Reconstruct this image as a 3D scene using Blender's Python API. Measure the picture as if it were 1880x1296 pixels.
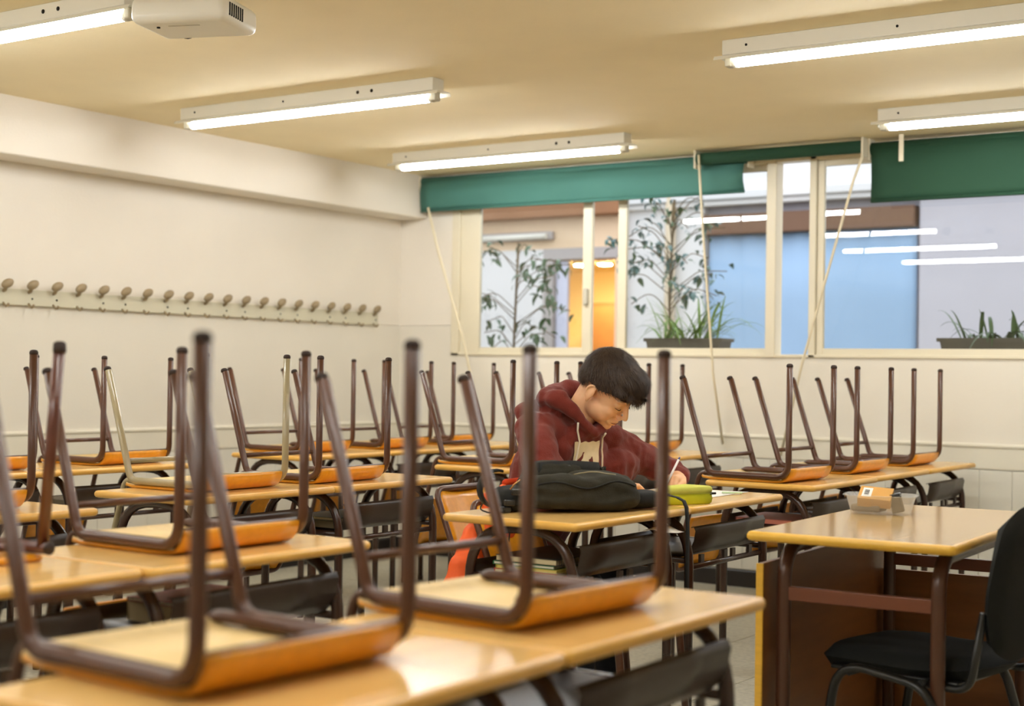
import bpy, bmesh, math, random
from mathutils import Vector, Matrix, Quaternion, noise
from mathutils.bvhtree import BVHTree
PI = math.pi
for o in list(bpy.data.objects): bpy.data.objects.remove(o, do_unlink=True)
scene = bpy.context.scene
C = scene.collection

# ------------------------------------------------------------------ camera
CAM = Vector((6.034, 0.0, 1.18))
YAW, PITCH, ROLL, FPX = .596746, .01379, .015534, 2702.367
fw = Vector((-math.sin(YAW) * math.cos(PITCH), math.cos(YAW) * math.cos(PITCH), math.sin(PITCH)))
r0 = Vector((math.cos(YAW), math.sin(YAW), 0)); u0 = r0.cross(fw)
rr = r0 * math.cos(ROLL) + u0 * math.sin(ROLL); uu = -r0 * math.sin(ROLL) + u0 * math.cos(ROLL)
cd = bpy.data.cameras.new('camera'); cam = bpy.data.objects.new('camera', cd); C.objects.link(cam)
cam.matrix_world = Matrix(((rr.x, uu.x, -fw.x, CAM.x), (rr.y, uu.y, -fw.y, CAM.y), (rr.z, uu.z, -fw.z, CAM.z), (0, 0, 0, 1)))
cd.sensor_fit = 'HORIZONTAL'; cd.sensor_width = 36; cd.lens = FPX * 36 / 1880; cd.clip_start = .05
cd.dof.use_dof = True; cd.dof.focus_distance = 5.0; cd.dof.aperture_fstop = 2.6
scene.camera = cam

# ------------------------------------------------------------------ world, exposure
w = bpy.data.worlds.new('world'); scene.world = w; w.use_nodes = True
bg = w.node_tree.nodes['Background']; bg.inputs[0].default_value = (.88, .92, 1.0, 1); bg.inputs[1].default_value = 2.5
scene.view_settings.view_transform = 'Standard'; scene.view_settings.look = 'None'
scene.view_settings.exposure = 0.0; scene.view_settings.gamma = 1.0; scene.view_settings.use_curve_mapping = False
TUBE = 72.0                       # radiance of the fluorescent tubes
TUBE_COL = (.97, .99, 1.0)
CEIL = 2.45

# ------------------------------------------------------------------ materials
def s2l(c):
    return tuple(((x / 255) / 12.92 if x / 255 <= .04045 else ((x / 255 + .055) / 1.055) ** 2.4) for x in c)
MATS = {}
def mat(name, rgb, rough=.5, spec=.5, var=0., vscale=8., bump=0., bscale=60., metal=0., coat=0., stretch=None, emis=None, estr=0., sheen=0., trans=0., alpha=1., ior=None, detail=3.):
    if name in MATS: return MATS[name]
    m = bpy.data.materials.new(name); m.use_nodes = True; MATS[name] = m
    nt = m.node_tree; b = nt.nodes['Principled BSDF']; col = s2l(rgb)
    b.inputs['Base Color'].default_value = (*col, 1); b.inputs['Roughness'].default_value = rough
    b.inputs['Specular IOR Level'].default_value = spec; b.inputs['Metallic'].default_value = metal
    b.inputs['Coat Weight'].default_value = coat; b.inputs['Coat Roughness'].default_value = .12
    b.inputs['Sheen Weight'].default_value = sheen; b.inputs['Transmission Weight'].default_value = trans; b.inputs['Alpha'].default_value = alpha
    if ior: b.inputs['IOR'].default_value = ior
    if emis: b.inputs['Emission Color'].default_value = (*s2l(emis), 1); b.inputs['Emission Strength'].default_value = estr
    if var or bump:
        tc = nt.nodes.new('ShaderNodeTexCoord'); mp = nt.nodes.new('ShaderNodeMapping'); nt.links.new(tc.outputs['Object'], mp.inputs['Vector'])
        if stretch: mp.inputs['Scale'].default_value = stretch
    if var:
        nz = nt.nodes.new('ShaderNodeTexNoise'); nz.inputs['Scale'].default_value = vscale; nz.inputs['Detail'].default_value = detail
        nt.links.new(mp.outputs[0], nz.inputs['Vector'])
        rp = nt.nodes.new('ShaderNodeMapRange'); rp.inputs['From Min'].default_value = .25; rp.inputs['From Max'].default_value = .75
        rp.inputs['To Min'].default_value = 1 - var; rp.inputs['To Max'].default_value = 1 + var
        nt.links.new(nz.outputs[0], rp.inputs['Value'])
        mx = nt.nodes.new('ShaderNodeVectorMath'); mx.operation = 'SCALE'; mx.inputs[0].default_value = col
        nt.links.new(rp.outputs[0], mx.inputs['Scale']); nt.links.new(mx.outputs[0], b.inputs['Base Color'])
    if bump:
        nb = nt.nodes.new('ShaderNodeTexNoise'); nb.inputs['Scale'].default_value = bscale; nb.inputs['Detail'].default_value = 2
        nt.links.new(mp.outputs[0], nb.inputs['Vector'])
        bp = nt.nodes.new('ShaderNodeBump'); bp.inputs['Strength'].default_value = bump; bp.inputs['Distance'].default_value = .01
        nt.links.new(nb.outputs[0], bp.inputs['Height']); nt.links.new(bp.outputs[0], b.inputs['Normal'])
    return m
def emit(name, col, strength):
    m = bpy.data.materials.new(name); m.use_nodes = True; nt = m.node_tree; nt.nodes.clear()
    e = nt.nodes.new('ShaderNodeEmission'); e.inputs[0].default_value = (*col, 1); e.inputs[1].default_value = strength
    o = nt.nodes.new('ShaderNodeOutputMaterial'); nt.links.new(e.outputs[0], o.inputs[0]); return m
def glass_mat(name, tint):
    m = bpy.data.materials.new(name); m.use_nodes = True; nt = m.node_tree; nt.nodes.clear()
    t = nt.nodes.new('ShaderNodeBsdfTransparent'); t.inputs[0].default_value = (*tint, 1)
    g = nt.nodes.new('ShaderNodeBsdfGlossy'); g.inputs['Roughness'].default_value = .0
    f = nt.nodes.new('ShaderNodeFresnel'); f.inputs[0].default_value = 1.5
    mx = nt.nodes.new('ShaderNodeMixShader'); o = nt.nodes.new('ShaderNodeOutputMaterial')
    nt.links.new(f.outputs[0], mx.inputs[0]); nt.links.new(t.outputs[0], mx.inputs[1]); nt.links.new(g.outputs[0], mx.inputs[2]); nt.links.new(mx.outputs[0], o.inputs[0]); return m

M_WALL = mat('wall_paint', (234, 226, 212), .55, .3, .02, 3, .08, 90)
M_WALLLOW = mat('wall_paint_gloss', (228, 221, 206), .35, .4, .02, 3, .05, 90)
M_CEIL = mat('ceiling_paint', (248, 233, 196), .8, .2, .02, 4, .06, 70)
M_TRIM = mat('dado_paint', (226, 219, 200), .35, .4)
M_BOARD = mat('wainscot_paint', (222, 217, 202), .35, .4, .03, 6)
M_BASE = mat('baseboard', (36, 30, 26), .4, .4)
M_TILE = mat('terrazzo', (184, 178, 158), .35, .45, .22, 45, detail=6)
M_GROUT = mat('grout', (96, 92, 80), .8, .2)
M_TOP = mat('desk_laminate', (238, 192, 118), .15, .5, .06, 3.0, stretch=(9, 1, 9), detail=5)
M_EDGE = mat('desk_edge_beech', (224, 172, 80), .32, .5, .10, 4, stretch=(4, 4, 30))
M_TUBE = mat('brown_tube', (80, 49, 32), .3, .45, .05, 20)
M_DTUBE = mat('dark_brown_tube', (60, 37, 26), .25, .5, .05, 20)
M_TUBE2 = mat('brown_sheet', (50, 36, 26), .36, .5, .06, 12)
M_BEIGE = mat('beige_tube', (156, 142, 108), .28, .5, coat=.3)
M_CAP = mat('rubber_cap', (50, 36, 28), .6, .3)
M_SEAT = mat('seat_ply_face', (232, 156, 28), .3, .5, .08, 5, stretch=(2, 10, 10), coat=.3)
M_UNDER = mat('seat_ply_under', (232, 200, 136), .5, .4, .06, 5, stretch=(2, 12, 12))
M_WHITE = mat('white_enamel', (232, 228, 214), .35, .5)
M_GREYP = mat('grey_plastic', (196, 190, 172), .5, .4)
M_DARK = mat('dark_hole', (30, 26, 22), .7, .2)
M_FRAME = mat('window_alu', (226, 216, 190), .4, .5)
M_GREEN = mat('blind_teal', (70, 116, 106), .7, .2, .06, 3, .1, 250)
M_GREEN2 = mat('blind_green', (40, 72, 53), .75, .2, .06, 3, .1, 250)
M_CORD = mat('cord', (226, 214, 184), .7, .2)
M_TWOOD = mat('panel_wood', (126, 80, 38), .4, .4, .15, 4, stretch=(1, 1, 8))
M_BLACKF = mat('black_fabric', (24, 25, 23), .85, .25, .1, 60, .25, 400)
M_BLACKM = mat('black_metal', (20, 20, 19), .35, .5)
M_GLASS = glass_mat('window_glass', (.96, .98, .98))

# ------------------------------------------------------------------ mesh helpers
class MB:
    """collects vertices and faces of ONE mesh; several materials possible"""
    def __init__(s): s.v = []; s.f = []; s.m = []; s.smooth = []
    def add(s, vs, fs, mi=0, sm=False):
        k = len(s.v); s.v += [tuple(v) for v in vs]
        for f in fs: s.f.append(tuple(i + k for i in f)); s.m.append(mi); s.smooth.append(sm)
        return s
    def box(s, lo, hi, mi=0):
        x0, y0, z0 = lo; x1, y1, z1 = hi
        return s.add([(x0, y0, z0), (x1, y0, z0), (x1, y1, z0), (x0, y1, z0), (x0, y0, z1), (x1, y0, z1), (x1, y1, z1), (x0, y1, z1)],
              [(0, 3, 2, 1), (4, 5, 6, 7), (0, 1, 5, 4), (1, 2, 6, 5), (2, 3, 7, 6), (3, 0, 4, 7)], mi)
    def rbox(s, lo, hi, r=.004, mi=0, seg=2):
        bm = bmesh.new(); bmesh.ops.create_cube(bm, size=1)
        sz = [hi[i] - lo[i] for i in range(3)]; ce = [(hi[i] + lo[i]) / 2 for i in range(3)]
        for v in bm.verts: v.co = Vector((v.co.x * sz[0] + ce[0], v.co.y * sz[1] + ce[1], v.co.z * sz[2] + ce[2]))
        r = min(r, min(sz) * .49)
        bmesh.ops.bevel(bm, geom=bm.edges[:], offset=r, segments=seg, affect='EDGES', profile=.5)
        bm.verts.index_update(); bm.normal_update(); k = len(s.f); s.add([v.co[:] for v in bm.verts], [[v.index for v in f.verts] for f in bm.faces], mi, True)
        for i, f in enumerate(bm.faces): s.smooth[k + i] = max(abs(c) for c in f.normal) < .9995      # the broad faces stay flat
        bm.free(); return s
    def tube(s, path, r, n=10, mi=0, caps=True, closed=False, sx=1., up=None):
        P = [Vector(p) for p in path]; R = r if isinstance(r, (list, tuple)) else [r] * len(P)
        T = []
        for i in range(len(P)):
            if closed: t = P[(i + 1) % len(P)] - P[i - 1]
            else: t = P[min(i + 1, len(P) - 1)] - P[max(i - 1, 0)]
            T.append(t.normalized())
        a = Vector(up) if up else (Vector((0, 0, 1)) if abs(T[0].z) < .9 else Vector((1, 0, 0)))
        N = (a - T[0] * a.dot(T[0])).normalized(); vs = []
        for i, p in enumerate(P):
            if i: N = (N - T[i] * N.dot(T[i])); N = N.normalized() if N.length > 1e-6 else T[i].orthogonal().normalized()
            B = T[i].cross(N)
            for k in range(n):
                an = 2 * PI * k / n; vs.append(p + N * (math.cos(an) * R[i]) + B * (math.sin(an) * R[i] * sx))
        fs = []; L = len(P)
        for i in range(L if closed else L - 1):
            j = (i + 1) % L
            for k in range(n): fs.append((i * n + k, i * n + (k + 1) % n, j * n + (k + 1) % n, j * n + k))
        s.add(vs, fs, mi, True)
        if caps and not closed:
            k = len(s.v) - L * n
            s.f += [tuple(k + i for i in range(n))[::-1], tuple(k + (L - 1) * n + i for i in range(n))]; s.m += [mi, mi]; s.smooth += [False, False]
        return s
    def lathe(s, prof, n=16, origin=(0, 0, 0), axis='z', mi=0, sm=True):
        vs = []; ox, oy, oz = origin
        for (r, h) in prof:
            for k in range(n):
                a = 2 * PI * k / n; c, d = math.cos(a) * r, math.sin(a) * r
                vs.append((ox + c, oy + d, oz + h) if axis == 'z' else ((ox + h, oy + c, oz + d) if axis == 'x' else (ox + d, oy + h, oz + c)))
        fs = [(i * n + k, i * n + (k + 1) % n, (i + 1) * n + (k + 1) % n, (i + 1) * n + k) for i in range(len(prof) - 1) for k in range(n)]
        fs += [tuple(range(n))[::-1], tuple((len(prof) - 1) * n + k for k in range(n))]
        return s.add(vs, fs, mi, sm)
    def ell(s, c, r, M=None, seg=16, rings=10, mi=0):
        vs = []; c = Vector(c); M = M or Matrix.Identity(3)
        for i in range(rings + 1):
            th = PI * i / rings
            for k in range(seg):
                a = 2 * PI * k / seg
                vs.append(c + M @ Vector((math.sin(th) * math.cos(a) * r[0], math.sin(th) * math.sin(a) * r[1], math.cos(th) * r[2])))
        fs = [(i * seg + k, (i + 1) * seg + k, (i + 1) * seg + (k + 1) % seg, i * seg + (k + 1) % seg) for i in range(rings) for k in range(seg)]
        return s.add(vs, fs, mi, True)
    def cap(s, p0, r0, p1, r1, n=14):
        """closed tapered capsule"""
        p0, p1 = Vector(p0), Vector(p1); d = (p1 - p0); L = d.length; d = d / L
        path = []; R = []
        for i in range(6):
            a = -PI / 2 + PI / 2 * (i + .25) / 6.25; path.append(p0 + d * math.sin(a) * r0); R.append(max(r0 * math.cos(a), .0004))
        for i in range(6):
            a = PI / 2 * (i + .0) / 6.25; path.append(p1 + d * math.sin(a) * r1); R.append(max(r1 * math.cos(a), .0004))
        return s.tube(path, R, n)
    def sheet(s, rows, th=None, mi=0, sm=True):
        """grid of points rows[i][j]; th gives it thickness along the normal"""
        nr, nc = len(rows), len(rows[0]); P = [[Vector(p) for p in r] for r in rows]
        def nrm(i, j):
            a = P[min(i + 1, nr - 1)][j] - P[max(i - 1, 0)][j]; b = P[i][min(j + 1, nc - 1)] - P[i][max(j - 1, 0)]; n = a.cross(b)
            return n.normalized() if n.length > 1e-9 else Vector((0, 0, 1))
        vs = [P[i][j] for i in range(nr) for j in range(nc)]; fs = [(i * nc + j, (i + 1) * nc + j, (i + 1) * nc + j + 1, i * nc + j + 1) for i in range(nr - 1) for j in range(nc - 1)]
        if th:
            k = nr * nc; vs += [P[i][j] - nrm(i, j) * th for i in range(nr) for j in range(nc)]
            fs += [(k + i * nc + j, k + i * nc + j + 1, k + (i + 1) * nc + j + 1, k + (i + 1) * nc + j) for i in range(nr - 1) for j in range(nc - 1)]
            ring = [(0, j) for j in range(nc)] + [(i, nc - 1) for i in range(1, nr)] + [(nr - 1, j) for j in range(nc - 2, -1, -1)] + [(i, 0) for i in range(nr - 2, 0, -1)]
            for q in range(len(ring)):
                a = ring[q][0] * nc + ring[q][1]; b_ = ring[(q + 1) % len(ring)]; b2 = b_[0] * nc + b_[1]; fs.append((a, b2, b2 + k, a + k))
        return s.add(vs, fs, mi, sm)
    def mesh(s, name, mats):
        me = bpy.data.meshes.new(name); me.from_pydata(s.v, [], s.f)
        for m in (mats if isinstance(mats, (list, tuple)) else [mats]): me.materials.append(m)
        me.polygons.foreach_set('material_index', s.m); me.polygons.foreach_set('use_smooth', s.smooth); me.update(); return me
    def obj(s, name, mats, parent=None, loc=None, smooth_angle=None):
        return link(name, s.mesh(name, mats), parent, loc)
def link(name, me, parent=None, loc=None):
    o = bpy.data.objects.new(name, me); C.objects.link(o)
    if parent: o.parent = parent
    if loc: o.location = loc
    return o
def empty(name, loc=(0, 0, 0), rz=0.):
    o = bpy.data.objects.new(name, None); C.objects.link(o); o.location = loc; o.rotation_euler = (0, 0, rz); o.empty_display_size = .05; return o
def tag(o, label, cat, group=None):
    o['label'] = label; o['category'] = cat
    if group: o['group'] = group
    return o
def struct(o): o['kind'] = 'structure'; return o
def copy_tree(o, parent=None):
    c = o.copy(); C.objects.link(c)
    if parent: c.parent = parent
    for ch in list(o.children): copy_tree(ch, c)
    return c
def fillet(pts, r, n=5):
    P = [Vector(p) for p in pts]; R = r if isinstance(r, (list, tuple)) else [r] * len(P); out = [P[0]]
    for i in range(1, len(P) - 1):
        a = (P[i - 1] - P[i]); b = (P[i + 1] - P[i]); la, lb = a.length, b.length; a /= la; b /= lb
        an = a.angle(b)
        if an > PI - .02: out.append(P[i]); continue
        t = min(R[i] / math.tan(an / 2), la * .49, lb * .49)
        p0 = P[i] + a * t; p1 = P[i] + b * t
        for k in range(n + 1):
            s = k / n; out.append(p0 * (1 - s) ** 2 + P[i] * (2 * s * (1 - s)) + p1 * s * s)
    out.append(P[-1]); return out
def blob(mb, voxel, smooth=6, fac=.5, name='blob'):
    """union of the overlapping closed shapes in mb as one continuous smooth mesh"""
    me = mb.mesh(name, []); o = bpy.data.objects.new(name, me); C.objects.link(o)
    m = o.modifiers.new('r', 'REMESH'); m.mode = 'VOXEL'; m.voxel_size = voxel
    if smooth: q = o.modifiers.new('s', 'SMOOTH'); q.factor = fac; q.iterations = smooth
    dg = bpy.context.evaluated_depsgraph_get(); dg.update()
    new = bpy.data.meshes.new_from_object(o.evaluated_get(dg)); bpy.data.objects.remove(o); bpy.data.meshes.remove(me)
    new.polygons.foreach_set('use_smooth', [True] * len(new.polygons)); new.name = name; return new
def wrinkle(me, amp, sc, zdir=None, seed=0.):
    """real folds: pushes vertices along their normals"""
    off = Vector((seed, seed * 1.7, seed * .3)); vn = [v.normal.copy() for v in me.vertices]
    for v, n in zip(me.vertices, vn):
        p = v.co + off
        d = noise.noise(Vector((p.x * sc[0], p.y * sc[1], p.z * sc[2]))) * amp + noise.noise(p * 45) * amp * .18
        v.co += n * d
    me.update()

# ================================================================== THE ROOM
XL, XR, YB, YW = -.027, 7.4, -2.4, 7.6
fl = struct(MB().box((XL - .1, YB - .1, -.12), (XR + .1, YW + .1, -.012)).obj('floor', M_GROUT))
TS = .4
tm = MB().rbox((.002, .002, -.012), (TS - .002, TS - .002, 0), .002, seg=1).mesh('tile', M_TILE)
k = 0
for i in range(14):
    for j in range(18):
        link('tile' if not k else 'tile.%03d' % k, tm, fl, (XL + i * TS, .4 + j * TS, 0)); k += 1
rest = MB().box((XL, YB, -.012), (XR, .4, 0)).box((XL + 14 * TS, .4, -.012), (XR, YW, 0))
o = rest.obj('floor_paving', M_TILE, fl); o['kind'] = 'stuff'
struct(MB().box((XL - .1, YB - .1, CEIL), (XR + .1, YW + .18, CEIL + .15)).obj('ceiling', M_CEIL))
# left wall: two tones of paint (greyer gloss below 1.48 m), projecting beam at the top
wl = struct(MB().box((XL - .2, YB, 1.482), (XL, YW, CEIL)).box((XL - .2, YB, 0), (XL, YW, 1.48), 1).obj('wall_left', [M_WALL, M_WALLLOW]))
struct(MB().rbox((XL - .02, YB, 2.173), (.19, YW, CEIL + .02), .008).obj('trim_1', M_WALL))
struct(MB().box((XR, YB, 0), (XR + .2, YW, CEIL)).obj('wall_right', M_WALL))
struct(MB().box((XL - .2, YB - .2, 0), (XR + .2, YB, CEIL)).obj('wall_back', M_WALL))
WX0, WX1, WZ0, WZ1 = .40, 5.70, 1.29, 2.40
ww = MB().box((XL - .2, YW, 0), (XR + .2, YW + .18, WZ0), 1).box((XL - .2, YW, WZ0), (WX0, YW + .18, 1.48), 1).box((XL - .2, YW, 1.482), (WX0, YW + .18, CEIL))
ww.box((WX0, YW, WZ1), (WX1, YW + .18, CEIL)).box((WX1, YW, WZ0), (XR + .2, YW + .18, CEIL))
ww = struct(ww.obj('wall_window', [M_WALL, M_WALLLOW]))
# dado rails and baseboards
def rail_profile(): return [(0, .725), (.014, .727), (.016, .735), (.016, .835), (.022, .84), (.024, .848), (.018, .856), (0, .858)]
def extrude(prof, a, b, axis):
    m = MB(); n = len(prof); vs = []
    for t in (a, b):
        for (d, z) in prof: vs.append((XL + d, t, z) if axis == 'y' else (t, YW - d, z))
    fs = [(i, i + 1, n + i + 1, n + i) for i in range(n - 1)]; 
    if axis == 'x': fs = [f[::-1] for f in fs]
    return m.add(vs, fs)
struct(extrude(rail_profile(), YB, YW, 'y').obj('trim_2', M_TRIM)); struct(extrude(rail_profile(), XL, XR, 'x').obj('trim_3', M_TRIM))
bp_ = [(0, 0), (.016, 0), (.016, .088), (.01, .096), (0, .098)]
struct(extrude(bp_, YB, YW, 'y').obj('baseboard_left', M_BASE)); struct(extrude(bp_, XL, XR, 'x').obj('baseboard_window', M_BASE))
# wainscot boards under the dado, with open joints
bw = .165
bmy = MB().rbox((0, .0008, .1), (.012, bw - .0008, .724), .002, seg=1).mesh('wainscot_board', M_BOARD)
bmx = MB().rbox((.0008, -.012, .1), (bw - .0008, 0, .724), .002, seg=1).mesh('wainscot_board', M_BOARD)
for i in range(34): link('wainscot_board.%03d' % i, bmy, wl, (XL, YW - .014 - (i + 1) * bw, 0))
for i in range(36): link('wainscot_board.%03d' % (100 + i), bmx, ww, (XL + .014 + i * bw, YW, 0))

# ------------------------------------------------------------------ window with sliding sashes
YF0, YF1 = YW - .012, YW + .075
win = struct(empty('window_1', (WX0, YW, WZ0)))
def wpart(name, lo, hi, m=M_FRAME, r=.004):
    o = MB().rbox(lo, hi, r).obj(name, m); o.parent = win; o.matrix_parent_inverse = Matrix.Translation((-WX0, -YW, -WZ0)); return o
wpart('frame_rail', (WX0, YF0, WZ0), (WX1, YF1, WZ0 + .018)); wpart('frame_rail.001', (WX0, YF0, WZ1 - .022), (WX1, YF1, WZ1))
wpart('frame_jamb', (WX0, YF0, WZ0), (.462, YF1, WZ1)); wpart('frame_jamb.001', (WX1 - .06, YF0, WZ0), (WX1, YF1, WZ1))
wpart('frame_mullion', (2.586, YF0 - .008, WZ0), (2.645, YF1, WZ1)); wpart('frame_mullion.001', (2.838, YF0, WZ0), (2.878, YF1, WZ1))
def sash(x0, x1, l, r_, y, idx):
    s = wpart('sash' if not idx else 'sash.%03d' % idx, (x0, y, WZ0 + .016), (x0 + l, y + .028, WZ1 - .02))
    for nm, lo, hi in (('sash_stile', (x1 - r_, y, WZ0 + .016), (x1, y + .028, WZ1 - .02)), ('sash_rail', (x0 + l, y + .001, WZ0 + .016), (x1 - r_, y + .027, WZ0 + .052)), ('sash_rail', (x0 + l, y + .001, WZ1 - .06), (x1 - r_, y + .027, WZ1 - .02))):
        q = MB().rbox(lo, hi, .003).obj(nm, M_FRAME, s)
    pm = MB().box((x0 + l - .004, y + .012, WZ0 + .046), (x1 - r_ + .004, y + .016, WZ1 - .05)); pm.v = [(a, b - (c - 1.84) * .0036, c) for a, b, c in pm.v]   # slight inward tilt of the pane, added to lift the tube reflections
    q = pm.obj('pane', M_GLASS, s)
    q['label'] = 'clear glass window pane'
sash(.462, 1.441, .15, .065, YW + .002, 0); sash(1.601, 2.600, .059, .03, YW + .036, 1); sash(2.880, 4.25, .040, .05, YW + .002, 2); sash(4.27, 5.66, .05, .05, YW + .036, 3)
wh = wpart('latch_handle', (1.392, YW - .022, 1.60), (1.424, YW + .004, 1.70), M_GREYP, .008)
# ------------------------------------------------------------------ roller blinds and their cords
def blind(name, x0, x1, y, zr, rr_, drop, m, label, bow=.0):
    b = tag(empty(name, (x0, y, CEIL)), label, 'roller blind')
    def loc(mb, nm, mm, par=None): o = mb.obj(nm, mm, par or b); o.matrix_parent_inverse = Matrix.Translation((-x0, -y, -CEIL)); return o
    loc(MB().tube([(x0, y, zr), (x1, y, zr)], rr_, 18), 'roller', m)
    for xx in (x0 - .012, x1 + .002): loc(MB().rbox((xx, y - .03, zr - .055), (xx + .012, y + .045, CEIL), .003), 'bracket', M_FRAME)
    if drop:
        zb = drop; rows = []
        for i in range(9):
            t = i / 8; z = zr - (zr - zb) * t
            rows.append([(x0 + .01 + (x1 - x0 - .02) * j / 24, y - rr_ - bow * math.sin(PI * t) * (.6 + .4 * math.sin(j * .55)) - .003 * math.sin(j * .9 + i), z + .006 * math.sin(j * .26)) for j in range(25)])
        c = loc(MB().sheet(rows, .0015), 'fabric', m)
        loc(MB().tube([(x0 + .012, y - rr_ - .002, zb), (x1 - .012, y - rr_ - .002, zb)], .009, 8), 'hem_bar', m)
    return b
blind('roller_blind', .205, 2.50, 7.53, 2.405, .030, 2.215, M_GREEN, 'teal roller blind half lowered over the sash beside the coat rack corner', .03)
blind('roller_blind', 2.235, 3.20, 7.425, 2.402, .034, None, M_GREEN2, 'dark green roller blind rolled right up above the window gap')
blind('roller_blind', 3.225, 5.30, 7.50, 2.395, .036, 2.115, M_GREEN2, 'dark green roller blind lowered over the sash above the trailing planter')
tag(MB().rbox((3.42, 7.355, 2.30), (3.445, 7.365, 2.44), .003).obj('ceiling_bracket', M_FRAME), 'small cream metal strip hanging from the ceiling over the green blind', 'bracket')
def cord(path, r, label, flat=1.):
    P = fillet(path, .03, 4); tag(MB().tube(P, r, 8, sx=flat).obj('blind_cord', M_CORD), label, 'cord')
cord([(2.262, 7.38, 2.42), (2.285, 7.40, 2.0), (2.335, 7.45, 1.2), (2.345, 7.565, .80)], .007, 'cream blind cord hanging straight down to the dado rail')
cord([(3.222, 7.37, 2.345), (3.17, 7.38, 2.22), (2.86, 7.46, 1.25), (2.70, 7.56, .75)], .0075, 'cream blind cord pulled slantwise across the open window gap')
cord([(.30, 7.46, 2.23), (.40, 7.44, 1.95), (.62, 7.42, 1.40), (.80, 7.40, .80)], .010, 'wide white blind cord slanting down beside the window jamb by the coat rack', .5)

# ------------------------------------------------------------------ ceiling lights: real tubes
M_EMIT = emit('tube_light', TUBE_COL, TUBE)
def lamp(x0, y, label):
    L = 1.55; x1 = x0 + L; t = tag(empty('fluorescent_light', (x0 + L / 2, y, CEIL)), label, 'ceiling light', 'fluorescent ceiling lights')
    def loc(mb, nm, mm, par=None):
        o = mb.obj(nm, mm, par or t)
        if not par: o.matrix_parent_inverse = Matrix.Translation((-(x0 + L / 2), -y, -CEIL))
        return o
    h = loc(MB().rbox((x0, y - .04, CEIL - .058), (x1, y + .04, CEIL), .003), 'housing', M_WHITE)
    ref = []
    for (dy, z) in ((-.052, CEIL - .074), (-.044, CEIL - .060), (-.018, CEIL - .0585), (.018, CEIL - .0585), (.044, CEIL - .060), (.052, CEIL - .074)): ref.append([(x0 - .03, y + dy, z), (x1 + .03, y + dy, z)])
    loc(MB().sheet(ref, -.0015, sm=False), 'reflector', M_WHITE)
    for xe, s in ((x0 + .015, 1), (x1 - .015, -1)):
        q = loc(MB().rbox((xe - .014, y - .02, CEIL - .098), (xe + .014, y + .02, CEIL - .058), .005), 'lamp_holder', M_GREYP)
        loc(MB().lathe([(.019, 0), (.02, s * .01), (.019, s * .03)], 14, (xe, y, CEIL - .082), 'x'), 'tube_cap', M_GREYP, q)
    loc(MB().lathe([(.018, 0), (.018, L - .10)], 14, (x0 + .05, y, CEIL - .082), 'x'), 'tube', M_EMIT)
    for dx in (.10, .68, L - .42, L - .34):
        loc(MB().lathe([(.008 if dx > 1 else .005, -.0015), (.008 if dx > 1 else .005, .002)], 10, (x0 + dx, y - .0402, CEIL - .028), 'y'), 'screw_hole', M_DARK, h)
    return t
LR = ['nearest the window wall', 'second from the window wall', 'third from the window wall', 'fourth from the window wall', 'furthest from the window wall']
for i, yy in enumerate((6.71, 5.06, 3.36, 1.68, 0.0)):
    lamp(.64, yy, 'white fluorescent ceiling light on the coat rack side, ' + LR[i]); lamp(3.56, yy, 'white fluorescent ceiling light over the teacher side, ' + LR[i])

# ------------------------------------------------------------------ projector on the ceiling
def build_projector():
    p = tag(empty('projector', (2.42, 3.42, 2.30)), 'white projector hung from the ceiling on a short pole', 'projector'); p.rotation_euler = (0, 0, .35)
    MB().rbox((-.17, -.13, .0), (.17, .13, .085), .025, seg=3).obj('body', M_WHITE, p)
    MB().lathe([(.036, 0), (.036, .02), (.030, .03)], 18, (-.10, .132, .044), 'y').obj('lens', M_DARK, p)
    for i in range(7): MB().box((.165 - .0, -.10 + i * .016, .02), (.1715, -.092 + i * .016, .062)).obj('vent_slot', M_DARK, p)
    MB().lathe([(.006, -.004), (.006, .002)], 10, (-.10, -.06, 0)).obj('foot_screw', M_DARK, p)
    MB().box((-.06, -.07, -.0015), (.05, -.062, .001)).obj('panel_seam', M_GREYP, p)
    MB().tube([(0, 0, .08), (0, 0, .15)], .022, 12).obj('mount_pole', M_WHITE, p); MB().rbox((-.06, -.06, .138), (.06, .06, .15), .004).obj('mount_plate', M_WHITE, p)
build_projector()

# ------------------------------------------------------------------ coat rack
def coat_rack():
    y0, y1 = 3.30, 7.352
    t = tag(empty('coat_rack', (XL, (y0 + y1) / 2, 1.475)), 'long pale coat rack with a row of tan oval pegs', 'coat rack')
    inv = Matrix.Translation((-XL, -(y0 + y1) / 2, -1.475)); M_RACK = mat('rack_board', (206, 200, 176), .45, .4, .03, 5); M_PEG = mat('peg', (146, 128, 98), .45, .4)
    b = MB().rbox((XL + .001, y0, 1.475), (XL + .02, y1, 1.555), .003).obj('back_board', M_RACK, t); b.matrix_parent_inverse = inv
    hook = MB(); hook.tube(fillet([(.018, 0, .066), (.032, 0, .070), (.044, 0, .090)], .010, 4), .0085, 8)
    hm = hook.mesh('hook', M_PEG); km = MB().ell((.050, 0, .102), (.018, .036, .022), Matrix.Rotation(.45, 3, 'X'), 16, 10).mesh('knob', M_PEG)
    lm = MB().tube(fillet([(.018, 0, .01), (.045, 0, -.012), (.06, 0, .004)], .015, 4), .006, 8).mesh('lower_prong', M_PEG)
    sm = MB().lathe([(.005, 0), (.005, .003)], 8, (.02, 0, .035), 'x').mesh('screw', M_DARK)
    for i in range(27):
        y = 7.307 - i * .1475; h = link('hook', hm, t, (0, y - (y0 + y1) / 2, 0)); link('knob', km, h); link('lower_prong', lm, h)
        if i % 3 != 1: link('screw', sm, h, (0, .02, 0))
coat_rack()
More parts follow.
